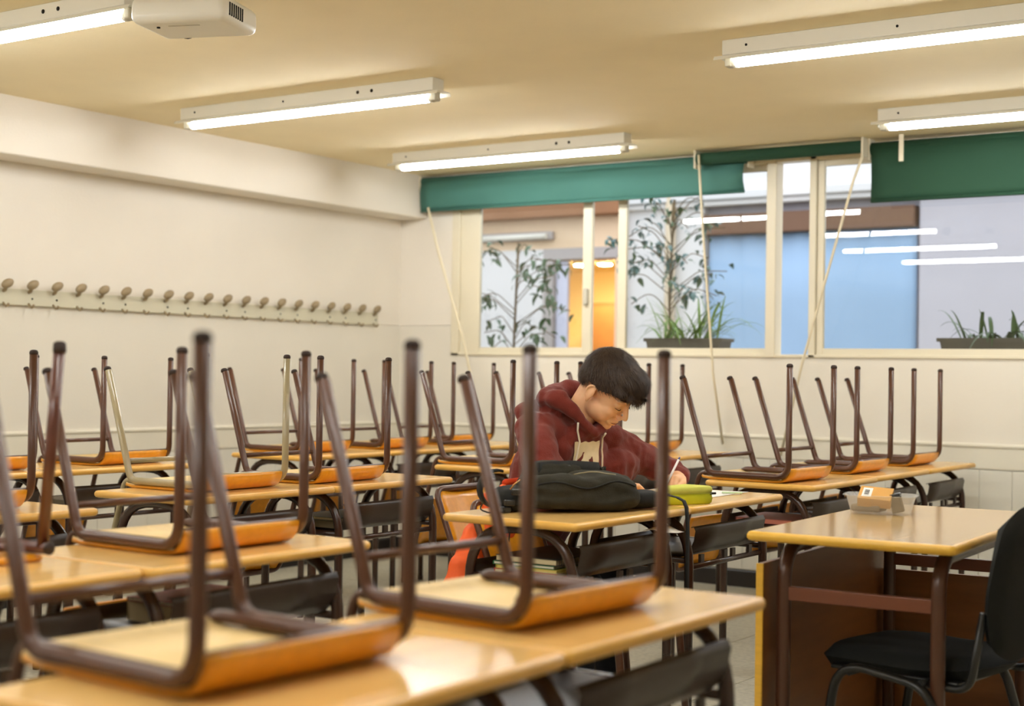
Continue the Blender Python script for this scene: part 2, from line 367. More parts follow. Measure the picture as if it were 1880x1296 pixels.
# ================================================================== SCHOOL DESKS
DZ, DD, DW = .772, .4626, .695
def desk_proto():
    t = empty('school_desk', (0, 0, 0)); i_ = .012
    top = MB().rbox((-DD + i_, i_, DZ - .0235), (-i_, DW - i_, DZ), .0012, seg=1).obj('desktop', M_TOP, t)
    P = [(-i_, i_, 0), (-DD + i_, i_, 0), (-DD + i_, DW - i_, 0), (-i_, DW - i_, 0)]
    ring = []
    for q in range(4):
        a, b, c = Vector(P[q - 1]), Vector(P[q]), Vector(P[(q + 1) % 4]); d1 = (a - b).normalized() * .006; d2 = (c - b).normalized() * .006
        for s in (0, .5, 1): p = (b + d1) * (1 - s) ** 2 + b * 2 * s * (1 - s) + (b + d2) * s * s; ring.append((p.x, p.y, DZ - .012))
    MB().tube(ring, .0119, 10, closed=True).obj('edge_band', M_EDGE, top)
    for y in (.07, DW - .07):
        f = MB().tube(fillet([(-.050, y, .012), (-.050, y, .738), (-.405, y, .738), (-.405, y, .012)], .16, 8), .0150, 10).obj('side_frame', M_DTUBE, t)
        for x in (-.050, -.405): MB().lathe([(.0155, 0), (.0165, .004), (.0165, .022), (.0155, .026)], 10, (x, y, 0)).obj('foot_cap', M_CAP, f)
        MB().tube([(-.050, y, .594), (-.405, y, .594)], .010, 8).obj('tray_bar', M_DTUBE, f)
    prof = [(-.415, .632), (-.412, .612), (-.395, .602), (-.25, .600), (-.11, .600), (-.078, .606), (-.056, .626), (-.043, .655), (-.037, .688), (-.043, .700), (-.052, .697)]
    MB().sheet([[(x, y, z) for y in (.086, .25, .45, DW - .086)] for (x, z) in prof], .0025).obj('book_tray', M_TUBE2, t)
    MB().tube([(-.055, .07, .572), (-.055, DW - .07, .572)], .0095, 8).obj('front_rail', M_DTUBE, t)
    for y in (.17, .34, .40, .53): MB().box((-.062, y - .012, .570), (-.052, y + .012, .606)).obj('rail_tab', M_TUBE2, t)
    return t
proto = desk_proto(); used = [False]
def desk(x, y, label, rz=0.):
    d = proto if not used[0] else copy_tree(proto); used[0] = True
    d.location = (x, y, 0); d.rotation_euler = (0, 0, rz); tag(d, label, 'school desk', 'school desks'); return d
def desk_run(x, y, labels, jit=(0, 0, 0)):
    for i, l in enumerate(labels): desk(x + jit[i], y + i * (DW + .001), l)
desk_run(4.896, 1.147, ['desk furthest from the windows in the row furthest from the coat rack', 'school desk whose free end faces the modesty panel of the teacher desk'], (0, 0))
desk_run(3.765, 1.368, ['school desk under the upturned chair with plugged rail ends', 'school desk joined to the plugged-rail chair\'s desk, towards the boy'], (-.02, 0))
desk_run(3.929, 3.423, ['school desk carrying the black backpack', 'school desk at which the boy writes'])
desk_run(3.858, 5.245, ['first school desk past the boy\'s pair towards the windows', 'middle school desk of the three past the boy\'s pair', 'end school desk against the window wall, in the boy\'s row'], (0, -.012, -.012))
desk_run(2.655, 1.476, ['second-row desk furthest from the windows, joined to the free-end desk', 'school desk with a rounded free end beside the desk of the beige chair'])
desk_run(2.617, 3.253, ['school desk under the beige tubed upturned chair', 'school desk joined to the beige chair\'s desk, towards the windows'])
desk_run(2.55, 5.20, ['first of three second-row desks that run up to the window wall', 'middle of three second-row desks that run up to the window wall', 'school desk against the window wall, second row from the coat rack'])
desk_run(1.34, 3.10, ['school desk in the coat rack row, furthest from the windows', 'school desk in the coat rack row, second from its far aisle end'])
desk_run(1.315, 5.187, ['school desk in the coat rack row, third from the window wall', 'school desk in the coat rack row, second from the window wall', 'school desk in the corner where coat rack wall meets window wall'])

# ================================================================== SCHOOL CHAIRS (built upturned: seat face down on z = 0)
CW, ZF, ZR, DXR = .379, .454, .403, .467
def chair_proto(name, tubem):
    t = empty(name); R = .0118; zr = .0235; ni = .0232
    for y in (0, CW):
        f = MB().tube(fillet([(0, y, ZF - .012), (0, y, zr), (-.343, y, zr), (-DXR + .004, y, ZR - .012)], [0, .058, .042, 0], 7), R, 12).obj('side_frame', tubem, t)
        MB().lathe([(R + .0002, -.001), (R + .0008, .001), (R + .0008, .006), (R - .002, .011), (.004, .013)], 12, (0, y, ZF - .013)).obj('foot_cap', M_CAP, f)
        d = Vector((-DXR + .343, 0, ZR - zr)).normalized(); q = MB().lathe([(R + .0002, -.001), (R + .0008, .001), (R + .0008, .006), (R - .002, .011), (.004, .013)], 12, (0, 0, 0)).obj('foot_cap', M_CAP, f)
        q.location = (-DXR, y, ZR - .012); q.rotation_euler = (0, -math.atan2(-d.x, d.z), 0)
    zc = .088; xc = -.343 - (zc - zr) / (ZR - zr) * (DXR - .343)
    MB().tube([(xc, 0, zc), (xc, CW, zc)], .0085, 10).obj('crossbar', tubem, t)
    MB().tube([(-.016, 0, .052), (-.016, CW, .052)], .0075, 10).obj('front_bar', tubem, t)
    # plywood seat with waterfall front edge
    prof = [(-.395, .014), (-.375, .004)] + [(-.34 + i * .07, .0006) for i in range(5)]
    for k in range(1, 8):
        a = PI / 2 * k / 7; prof.append((-.05 + .052 * math.sin(a), .0006 + .054 * (1 - math.cos(a))))
    rows = []
    for (x, z) in prof:
        s = min(1, max(0, (x + .075) / .03)); g = .003 + .012 * s
        if x < -.37: g += .02 * ((-.37 - x) / .025)
        rows.append([(x, g + (CW - 2 * g) * j / 6, z) for j in range(7)])
    m = MB().sheet(rows, -.0095)
    n0 = (len(rows) - 1) * 6
    for q in range(n0, 2 * n0): m.m[q] = 1
    m.obj('seat', [M_SEAT, M_UNDER], t)
    # back loop: runs along the rails and hangs down, plywood back inside it
    def bx(z): return -.402 - .11 * (-z / .38)
    loop = [(-.03, ni, zr), (-.395, ni, zr), (bx(-.06), ni, -.06), (bx(-.375), ni, -.375), (bx(-.375), CW - ni, -.375), (bx(-.06), CW - ni, -.06), (-.395, CW - ni, zr), (-.03, CW - ni, zr)]
    b = MB().tube(fillet(loop, [0, .04, .1, .045, .045, .1, .04, 0], 6), .0105, 10).obj('back_loop', tubem, t)
    rows = []
    for i in range(8):
        z = -.165 - .202 * i / 7
        e = .010 if 0 < i < 7 else .026
        rows.append([(bx(z) + .006 - .016 * math.sin(PI * j / 8), ni + e + (CW - 2 * (ni + e)) * j / 8, z) for j in range(9)])
    MB().sheet(rows, .009).obj('backrest', M_SEAT, t)
    return t
cp_brown = chair_proto('school_chair', M_TUBE); cp_beige = chair_proto('school_chair', M_BEIGE); cu = {0: False, 1: False}
def chair(x, y, rot, s, label, beige=0, z=DZ):
    src = (cp_brown, cp_beige)[beige]; c = src if not cu[beige] else copy_tree(src); cu[beige] = True
    c.location = (6.034 + (x - 6.034) * s, y * s, z + .0005); c.rotation_euler = (0, 0, rot); c.scale = (s, s, s); tag(c, label, 'chair', 'school chairs'); return c
U = 'brown-tubed chair upturned on '
chair(4.721, 1.265, -.069, 1, U + 'the desk furthest from windows and coat rack')
chair(4.767, 1.915, -.089, 1, U + 'the desk whose free end faces the teacher desk')
chair(3.663, 2.225, -.038, 1, U + 'the desk next to the plugged-rail chair')
chair(3.783, 5.178, -.062, 1.016, U + 'the first desk past the boy\'s pair towards the windows')
chair(3.782, 5.875, -.023, 1.016, U + 'the middle of three desks past the boy\'s pair')
chair(3.769, 6.614, .003, 1.016, U + 'the boy\'s row end desk by the window wall')
chair(2.561, 3.362, .002, 1.015, 'beige-tubed chair upturned on a desk, the only pale one', 1)
chair(2.582, 3.889, .004, 1.015, U + 'the desk joined to the beige chair\'s desk')
chair(2.549, 5.14, .058, 1.03, U + 'the first of three second-row desks by the window wall')
chair(2.489, 5.783, .016, 1.035, U + 'the middle of three second-row desks by the window wall')
chair(2.451, 6.499, .023, 1.04, U + 'the last second-row desk, against the window wall')
chair(2.537, 2.335, 0, 1, U + 'the second-row desk with a free rounded end')
chair(1.257, 4.057, .05, 1.0, U + 'the coat rack row desk by the aisle gap')
chair(1.250, 3.345, 0, 1.0, U + 'the coat rack row desk furthest from the windows')
chair(1.329, 5.166, 0, 1.03, U + 'the coat rack row desk third from the windows')
chair(1.336, 5.774, -.021, 1.03, U + 'the coat rack row desk second from the windows')
chair(1.314, 6.391, .003, 1.03, U + 'the desk in the corner of both walls')
def stand(c, x, y, rz):
    """the same chair standing on its feet, front legs at x,y"""
    tilt = math.atan2(ZF - ZR, DXR); c.scale = (1, 1, 1)
    Mx = Matrix.Rotation(rz, 4, 'Z') @ Matrix.Rotation(-tilt, 4, 'Y') @ Matrix.Rotation(PI, 4, 'X')
    lo = min((Mx @ Vector(p)).z for p in ((0, 0, ZF), (-DXR, 0, ZR)))
    c.matrix_world = Matrix.Translation((x, y, -lo + .0005)) @ Mx
stand(chair(0, 0, 0, 1, 'brown-tubed chair pushed under the backpack desk, orange jacket on it', 0), 3.875, 4.122, .0)
stand(chair(0, 0, 0, 1, 'brown-tubed chair on which the boy sits', 0), 3.46, 4.485, .0)
# chair with straight rails that end in black plugs
def plug_chair():
    t = tag(empty('school_chair', (3.50, 1.60, DZ)), 'upturned chair whose straight rails end in black plugs', 'chair', 'school chairs')
    W = .39
    M_T3 = mat('red_brown_tube', (86, 44, 30), .3, .5, coat=.3)
    for y in (0, W):
        f = MB().tube([(-.36, y, .030), (.03, y, .030)], .0125, 12).obj('rail', M_T3, t)
        for x in (-.366, .03): MB().lathe([(.0135, 0), (.014, .003), (.010, .007)], 12, (x, y, .030), 'x').obj('rail_plug', M_CAP, f)
        for x, dx in ((.01, .042), (-.30, -.12)):
            l = MB().tube([(x, y, .032), (x + dx, y, .45)], .0125, 12).obj('leg', M_T3, t)
            MB().lathe([(.0135, -.012), (.014, -.006), (.013, .008), (.006, .012)], 12, (x + dx, y, .448)).obj('foot_cap', M_CAP, l)
    for x in (-.05, -.27): MB().tube([(x, 0, .03), (x, W, .03)], .009, 10).obj('cross_tube', M_T3, t)
    MB().rbox((-.38, -.012, .0005), (.0, W + .012, .0165), .006).obj('seat', M_SEAT, t)
    for y in (.03, W - .03): MB().tube(fillet([(-.28, y, .028), (-.40, y, .028), (-.45, y, -.36)], .04, 5), .0105, 10).obj('back_post', M_T3, t)
    MB().sheet([[(-.405 - .045 * (.16 + .2 * i / 5) / .38 - .012 - .014 * math.sin(PI * j / 6), .005 + (W - .01) * j / 6, -.16 - .2 * i / 5) for j in range(7)] for i in range(6)], .009).obj('backrest', M_SEAT, t)
plug_chair()

# ================================================================== TEACHER DESK
def teacher_desk():
    t = tag(empty('teacher_desk', (4.352, 3.585, 0), .045), 'large teacher desk with yellow edges and brown modesty panels', 'desk')
    W, L, z = .556, 1.13, .772; i_ = .013
    M_TT = mat('teacher_laminate', (196, 162, 108), .14, .5, .05, 3, stretch=(9, 1, 9))
    top = MB().rbox((i_, i_, z - .026), (W - i_, L - i_, z), .0012, seg=1).obj('desktop', M_TT, t)
    ring = []
    P = [(i_, i_), (W - i_, i_), (W - i_, L - i_), (i_, L - i_)]
    for q in range(4):
        a, b, c = Vector(P[q - 1]), Vector(P[q]), Vector(P[(q + 1) % 4]); d1 = (a - b).normalized() * .005; d2 = (c - b).normalized() * .005
        for s in (0, .5, 1): p = (b + d1) * (1 - s) ** 2 + b * 2 * s * (1 - s) + (b + d2) * s * s; ring.append((p.x, p.y, z - .0132))
    MB().tube(ring, .0131, 10, closed=True).obj('edge_band', mat('teacher_edge', (222, 172, 60), .35, .5, .08, 4, stretch=(4, 4, 30)), top)
    for x in (.075, .488):
        f = MB().tube(fillet([(x, .10, .012), (x, .10, .724), (x, L - .10, .724), (x, L - .10, .012)], .10, 7), .0195, 12).obj('leg_frame', M_TUBE, t)
        for y in (.10, L - .10): MB().lathe([(.021, 0), (.0215, .005), (.0215, .028), (.020, .032)], 12, (x, y, 0)).obj('foot_cap', M_CAP, f)
    for y in (.10, L - .10): MB().rbox((.07, y - .010, .585), (.49, y + .010, .622), .003).obj('cross_rail', mat('rail_brown', (110, 60, 36), .35, .5), t)
    for y in (.2, L - .2): MB().rbox((.06, y - .014, .728), (.50, y + .014, .746), .003).obj('top_bearer', M_TUBE2, t)
    p = MB().rbox((.020, .045, .06), (.038, L - .02, .684), .002).obj('modesty_panel', M_TWOOD, t)
    MB().rbox((.019, .038, .06), (.039, .046, .684), .002).obj('panel_edge', mat('teacher_edge', (222, 172, 60)), p)
    MB().rbox((.040, L - .045, .06), (.46, L - .027, .563), .002).obj('end_panel', M_TWOOD, t)
teacher_desk()
# teacher's black chair
def teacher_chair():
    t = tag(empty('office_chair', (4.725, 3.935, 0), -.12), 'black upholstered chair pushed under the teacher desk', 'chair')
    # faces -x
    def cushion(w, d, h, bend=.0, nx=14, ny=14):
        rows_t = []; m = MB()
        V = []; F = []
        for s in (1, -1):
            base = len(V)
            for i in range(nx + 1):
                for j in range(ny + 1):
                    u = -1 + 2 * i / nx; v = -1 + 2 * j / ny
                    # rounded square mapping
                    x = u * math.sqrt(1 - v * v * .42); y = v * math.sqrt(1 - u * u * .42)
                    e = max(0, 1 - max(abs(u), abs(v)) ** 5)
                    V.append((x * d / 2, y * w / 2, s * h / 2 * e ** .5 + bend * x * abs(x)))
            for i in range(nx):
                for j in range(ny):
                    a = base + i * (ny + 1) + j; q = (a, a + ny + 1, a + ny + 2, a + 1); F.append(q if s > 0 else q[::-1])
        return m.add(V, F, 0, True)
    s = cushion(.42, .52, .075, .03).obj('seat', M_BLACKF, t); s.location = (-.01, 0, .435); s.rotation_euler = (0, .05, 0)
    b = cushion(.44, .40, .055, .02).obj('backrest', M_BLACKF, t); b.location = (.272, 0, .66); b.rotation_euler = (0, -PI / 2 + .16, 0)
    for y in (-.235, .235):
        f = MB().tube(fillet([(-.20, y, .012), (-.135, y, .435), (.12, y, .40), (.24, y, .012)], .09, 7), .0115, 10, sx=1.5).obj('leg_frame', M_BLACKM, t)
        for x in (-.20, .24): MB().lathe([(.014, 0), (.015, .004), (.015, .02), (.013, .024)], 10, (x, y, 0)).obj('foot_cap', M_CAP, f)
        MB().tube(fillet([(.05, y * .85, .402), (.215, y * .85, .400), (.250, y * .85, .60)], .05, 6), .010, 10, sx=1.4).obj('back_post', M_BLACKM, t)
    for x in (-.10, .10): MB().tube([(x, -.235, .408), (x, .235, .408)], .009, 8).obj('cross_tube', M_BLACKM, t)
    MB().rbox((-.18, -.19, .402), (.18, .19, .414), .004).obj('seat_shell', M_BLACKM, t)
teacher_chair()

# ================================================================== OUTSIDE THE WINDOW: courtyard
random.seed(4)
M_PW = mat('court_white', (226, 224, 222), .8, .2, .03, 2); M_PL = mat('court_lilac', (196, 192, 198), .8, .2, .03, 2)
M_PEACH = mat('court_peach', (232, 204, 170), .8, .2, .03, 2); M_SOFF = mat('soffit_wood', (150, 106, 72), .6, .3, .12, 3, stretch=(1, 12, 1))
YC = 11.0
cw_ = MB().box((-.26, YC - .004, 2.70), (9.0, YC + .1, 3.05)).box((2.30, YC, 0), (9.0, YC + .2, 3.05), 1).box((.47, YC + .10, 0), (2.30, YC + .2, 3.05), 1).box((-.265, YC, 0), (.47, YC + .2, 3.05)).box((-5.5, YC, 0), (-1.10, YC + .2, 2.29)).box((-5.5, YC, 2.29), (-.265, YC + .2, 3.05), 2)
struct(cw_.obj('wall_courtyard', [M_PW, M_PL, M_PEACH]))
struct(MB().box((-5.7, YW + .18, 0), (-5.5, YC + .2, 2.6)).box((9.0, YW + .18, 0), (9.2, YC + .2, 2.6)).obj('wall_courtyard_sides', M_PW))
struct(MB().box((XL - 6, YW + .10, CEIL), (XR + 2, YW + .19, 2.62)).box((-5.6, YW + .10, 0), (XL - .2, YW + .19, 2.62)).box((XR + .2, YW + .10, 0), (9.1, YW + .19, 2.62)).obj('wall_courtyard_near', M_PW))
struct(MB().box((-5.6, YW + .18, -.12), (9.1, 15.0, 0)).obj('floor_courtyard', mat('court_paving', (150, 144, 132), .8, .2, .1, 12)))
struct(MB().rbox((-.26, YC - .10, 2.63), (9.0, YC + .02, 2.70), .01).rbox((-.26, YC - .06, 2.585), (9.0, YC + .01, 2.63), .01).obj('trim_4', M_PW))
struct(MB().rbox((-5.5, 10.86, 2.56), (-.265, YC + .02, 2.86), .01).obj('trim_5', M_SOFF))
struct(MB().box((-.27, YC - .055, 0), (-.255, YC, 2.56)).obj('trim_6', M_SOFF))
struct(MB().rbox((XL, YW + .178, 1.235), (WX1 + .3, YW + .50, 1.275), .006).obj('trim_7', M_PW))
# blue shade in the recess of the far wall
sh = tag(empty('exterior_shade', (1.38, YC + .04, 0)), 'pale blue exterior shade under a brown box across the courtyard', 'shade')
def shp(mb, nm, m): o = mb.obj(nm, m, sh); o.matrix_parent_inverse = Matrix.Translation((-1.38, -(YC + .04), 0)); return o
rows = [[(.50 + 1.76 * j / 40, YC + .05 + .008 * math.sin(j * 1.3), z) for j in range(41)] for z in (2.38, 1.8, 1.2, .6, .05)]
shp(MB().sheet(rows, .004), 'curtain', mat('blue_curtain', (158, 186, 214), .8, .2, .03, 2)); shp(MB().rbox((.47, YC - .03, 2.35), (2.262, YC + .10, 2.515), .01), 'head_box', mat('shade_box', (122, 92, 72), .6, .3))
# lit hall seen through the doorway
hb = MB().box((-3.4, YC + 3.2, 0), (.2, YC + 3.3, 2.45)).box((-3.5, YC + .2, 0), (-3.4, YC + 3.3, 2.45)).box((.1, YC + .2, 0), (.2, YC + 3.3, 2.45)).box((-3.5, YC + .2, 2.34), (.2, YC + 3.3, 2.45))
struct(hb.obj('wall_hall', mat('hall_paint', (240, 214, 160), .7, .3)))
dr = struct(empty('door_1', (-.68, YC, 0)))
def dpart(n, lo, hi, m): o = MB().rbox(lo, hi, .004).obj(n, m, dr); o.matrix_parent_inverse = Matrix.Translation((.68, -YC, 0)); return o
M_DF = mat('door_frame_grey', (176, 168, 164), .6, .3)
dpart('lintel', (-1.10, YC - .03, 2.19), (-.265, YC + .2, 2.29), M_DF); dpart('jamb', (-1.10, YC - .03, 0), (-1.0, YC + .2, 2.19), M_DF); dpart('jamb.001', (-.365, YC - .02, 0), (-.265, YC + .2, 2.19), M_PEACH)
dpart('door_leaf', (-.99, YC + .02, .01), (-.872, YC + .06, 2.18), mat('door_lilac', (206, 208, 226), .5, .4))
M_HL = emit('hall_lamp', (1, .80, .46), 900)
for i, (x, y) in enumerate(((-1.95, 13.0), (-1.66, 13.0))):
    t = tag(empty('downlight', (x, y, 2.34)), ['warm hall lamp nearer the lilac door leaf', 'warm hall lamp nearer the peach door jamb'][i], 'ceiling light', 'hall downlights')
    MB().lathe([(.085, 0), (.09, -.02), (.07, -.03)], 18).obj('rim', M_WHITE, t); MB().lathe([(.068, -.028), (.066, -.036), (.03, -.04)], 18).obj('bulb', M_HL, t)
cb = tag(empty('cabinet', (-1.82, 13.75, 0)), 'dark wooden cabinet standing in the lit hall', 'cabinet')
MB().rbox((-.35, -.2, 0), (.35, .2, 1.95), .01).obj('body', mat('hall_wood', (110, 74, 40), .5, .4, .15, 5), cb)
for x in (-.34, .005): MB().rbox((x, -.215, .05), (x + .335, -.2, 1.91), .004).obj('cabinet_door', mat('hall_wood2', (124, 84, 46), .5, .4, .15, 5), cb)
# unlit wall lamp and drain pipe
t = tag(empty('wall_lamp', (-1.40, YC, 2.40)), 'unlit long wall lamp above the courtyard doorway', 'wall lamp')
MB().rbox((-.40, -.05, -.03), (.40, 0, .045), .008).obj('base', M_DF, t); MB().tube([(-.38, -.075, .0), (.36, -.075, .0)], .026, 12).obj('diffuser', M_WHITE, t)
t = tag(empty('drain_pipe', (.19, YC - .06, 0)), 'beige drain pipe on the courtyard wall beside the doorway', 'pipe')
MB().tube([(0, 0, 0), (0, 0, 3.2)], .045, 12).obj('pipe', mat('pipe_beige', (206, 188, 160), .6, .3), t)
for z in (1.0, 2.1): MB().lathe([(.052, 0), (.052, .04)], 12, (0, 0, z)).obj('pipe_clip', M_DF, t)

# ---- plants
M_LEAF = mat('ficus_leaf', (62, 92, 52), .4, .5, .2, 9); M_LEAF2 = mat('ficus_leaf_blue', (70, 108, 104), .35, .6, .2, 9); M_STEM = mat('stem', (110, 92, 66), .8, .2)
M_BLADE = mat('blade', (120, 152, 60), .45, .4, .2, 6); M_POT = mat('planter', (92, 84, 70), .7, .2, .08, 20); M_SOIL = mat('soil', (56, 44, 32), .95, .1, .3, 60, .6, 80)
def leaf_mesh(nm, L, W, m):
    rows = []
    for i in range(5):
        t = i / 4; wd = W * math.sin(PI * (.08 + .9 * t)) ** .8 * (1 - .25 * t); rows.append([(L * t, s * wd, .012 * math.sin(PI * t) - .10 * L * t * t + abs(s) * .18 * wd) for s in (-1, 0, 1)])
    return MB().sheet(rows).mesh(nm, m)
LM = [leaf_mesh('leaf', .075, .019, M_LEAF), leaf_mesh('leaf', .06, .017, M_LEAF2), leaf_mesh('leaf', .085, .020, M_LEAF)]
def ficus(x, y, zc, rx, rz, nb, nl, label, seed, kinds):
    random.seed(seed); t = tag(empty('ficus_tree', (x, y, 0)), label, 'tree')
    MB().lathe([(.13, 0), (.16, .02), (.19, .30), (.205, .33), (.205, .36), (.18, .36), (.18, .33)], 20).obj('pot', M_POT, t); MB().lathe([(.178, .30), (.178, .335)], 18).obj('soil', M_SOIL, t)
    m = MB(); m.tube(fillet([(0, 0, .3), (.03, 0, .8), (-.02, .02, zc - rz * .7), (.02, 0, zc + rz * .7)], .2, 5), .009, 8)
    tips = []
    for b in range(nb):
        a = random.uniform(0, 2 * PI); h = zc - rz * .75 + rz * 1.5 * b / nb; r = rx * random.uniform(.55, 1.0) * math.sqrt(max(.15, 1 - ((h - zc) / rz) ** 2))
        p0 = Vector((0, 0, h - .12)); p1 = Vector((math.cos(a) * r * .5, math.sin(a) * r * .45, h + .02)); p2 = Vector((math.cos(a) * r, math.sin(a) * r * .8, h + random.uniform(-.08, .08)))
        m.tube(fillet([p0, p1, p2], .1, 4), .0035, 5); tips.append((p0, p1, p2))
    m.obj('trunk', M_STEM, t)
    for k in range(nl):
        p0, p1, p2 = random.choice(tips); s = random.uniform(.35, 1.0) ** .6; p = p0 * (1 - s) ** 2 + p1 * 2 * s * (1 - s) + p2 * s * s
        o = link('leaf', random.choice(kinds), t, p + Vector((random.uniform(-.06, .06), random.uniform(-.05, .05), random.uniform(-.06, .05)))); sc = random.uniform(.7, 1.2); o.scale = (sc, sc, sc)
        o.rotation_euler = (random.uniform(-.7, .7), random.uniform(.1, 1.2), random.uniform(0, 2 * PI))
ficus(1.50, 8.5, 2.02, .46, .44, 30, 230, 'bluish leafy ficus tree outside the middle window pane', 3, [LM[0], LM[1], LM[1]])
ficus(.28, 8.5, 1.74, .50, .50, 22, 170, 'dark green leafy tree outside the window sash nearest the coat rack', 8, [LM[0], LM[2]])
def planter(x, y, z, L, label, n, seed, hgt, m, droop, wd):
    random.seed(seed); t = tag(empty('planter', (x, y, z)), label, 'planter')
    bm = MB(); a, b, h = L / 2, .085, .13
    def ring(k, zz): return [(-a * k, -b * k, zz), (a * k, -b * k, zz), (a * k, b * k, zz), (-a * k, b * k, zz)]
    V = ring(.90, 0) + ring(.98, h - .02) + ring(1.04, h - .02) + ring(1.04, h) + ring(.94, h) + ring(.92, h - .03)
    F = [(3, 2, 1, 0)] + [(q * 4 + i, q * 4 + (i + 1) % 4, (q + 1) * 4 + (i + 1) % 4, (q + 1) * 4 + i) for q in range(5) for i in range(4)] + [(20, 21, 22, 23)]
    bm.add(V, F).obj('trough', M_POT, t); MB().box((-a * .9, -b * .9, h - .035), (a * .9, b * .9, h - .018)).obj('soil', M_SOIL, t)
    for k in range(n):
        px, py = random.uniform(-a * .7, a * .7), random.uniform(-b * .6, b * .6); an = random.uniform(0, 2 * PI) if random.random() < .5 else (0 if px > 0 else PI) + random.uniform(-.9, .9); Ln = hgt * random.uniform(.6, 1.15); out = random.uniform(.25, 1.0); rows = []
        for i in range(8):
            s = i / 7; r = Ln * out * s; zz = Ln * (1.15 - .45 * out) * s - Ln * droop * out * s ** 2.4; hw = wd * math.sin(PI * min(.98, .12 + .85 * s)) ** .7 * (1 - .5 * s)
            c = Vector((px + math.cos(an) * r, py + math.sin(an) * r * .75, h - .02 + zz)); sd = Vector((-math.sin(an), math.cos(an), 0)) * hw
            rows.append([c - sd + Vector((0, 0, hw * .3)), c, c + sd + Vector((0, 0, hw * .3))])
        MB().sheet(rows).obj('leaf', m, t)
planter(1.93, 7.93, 1.276, .50, 'grey planter of bright spiky grass-like leaves on the outer sill', 60, 2, .40, M_BLADE, .8, .011)
planter(3.76, 7.93, 1.276, .56, 'grey planter with broad arching leaves below the dark green blind', 30, 6, .30, mat('clivia', (66, 92, 38), .4, .5, .2, 6), 1.05, .014)

# ================================================================== THE BOY
M_SKIN = mat('skin', (234, 182, 138), .5, .35, .05, 30); MATS['skin'].node_tree.nodes['Principled BSDF'].inputs['Subsurface Weight'].default_value = .08
MATS['skin'].node_tree.nodes['Principled BSDF'].inputs['Subsurface Radius'].default_value = (.012, .005, .003)
M_HOOD = mat('maroon_fleece', (108, 41, 31), .9, .2, .08, 25, .25, 300, sheen=.15); M_HAIR = mat('hair_dark', (56, 40, 27), .55, .35, .35, 55)
M_LIP = mat('lip', (186, 112, 88), .5, .35); M_JEAN = mat('dark_jeans', (36, 38, 44), .85, .2, .1, 40, .2, 300); M_STRING = mat('drawstring', (232, 220, 196), .7, .2)
HEAD = Vector((3.497, 4.288, 1.120)); hy, hp, hr = .05, .70, .10; HS = 1.01
hf = Vector((math.cos(hy) * math.cos(hp), math.sin(hy) * math.cos(hp), -math.sin(hp))); hl = Vector((-math.sin(hy), math.cos(hy), 0)); hu = hf.cross(hl)
hl2 = hl * math.cos(hr) + hu * math.sin(hr); hu2 = hf.cross(hl2)
HM = Matrix((hf, hl2, hu2)).transposed()          # head axes: forward, left, up
def H(p): return HEAD + HM @ (Vector(p) * HS)
def hell(mb, c, r, rot=None, seg=18, rings=12): mb.ell(H(c), [x * HS for x in r], HM @ rot if rot else HM, seg, rings)
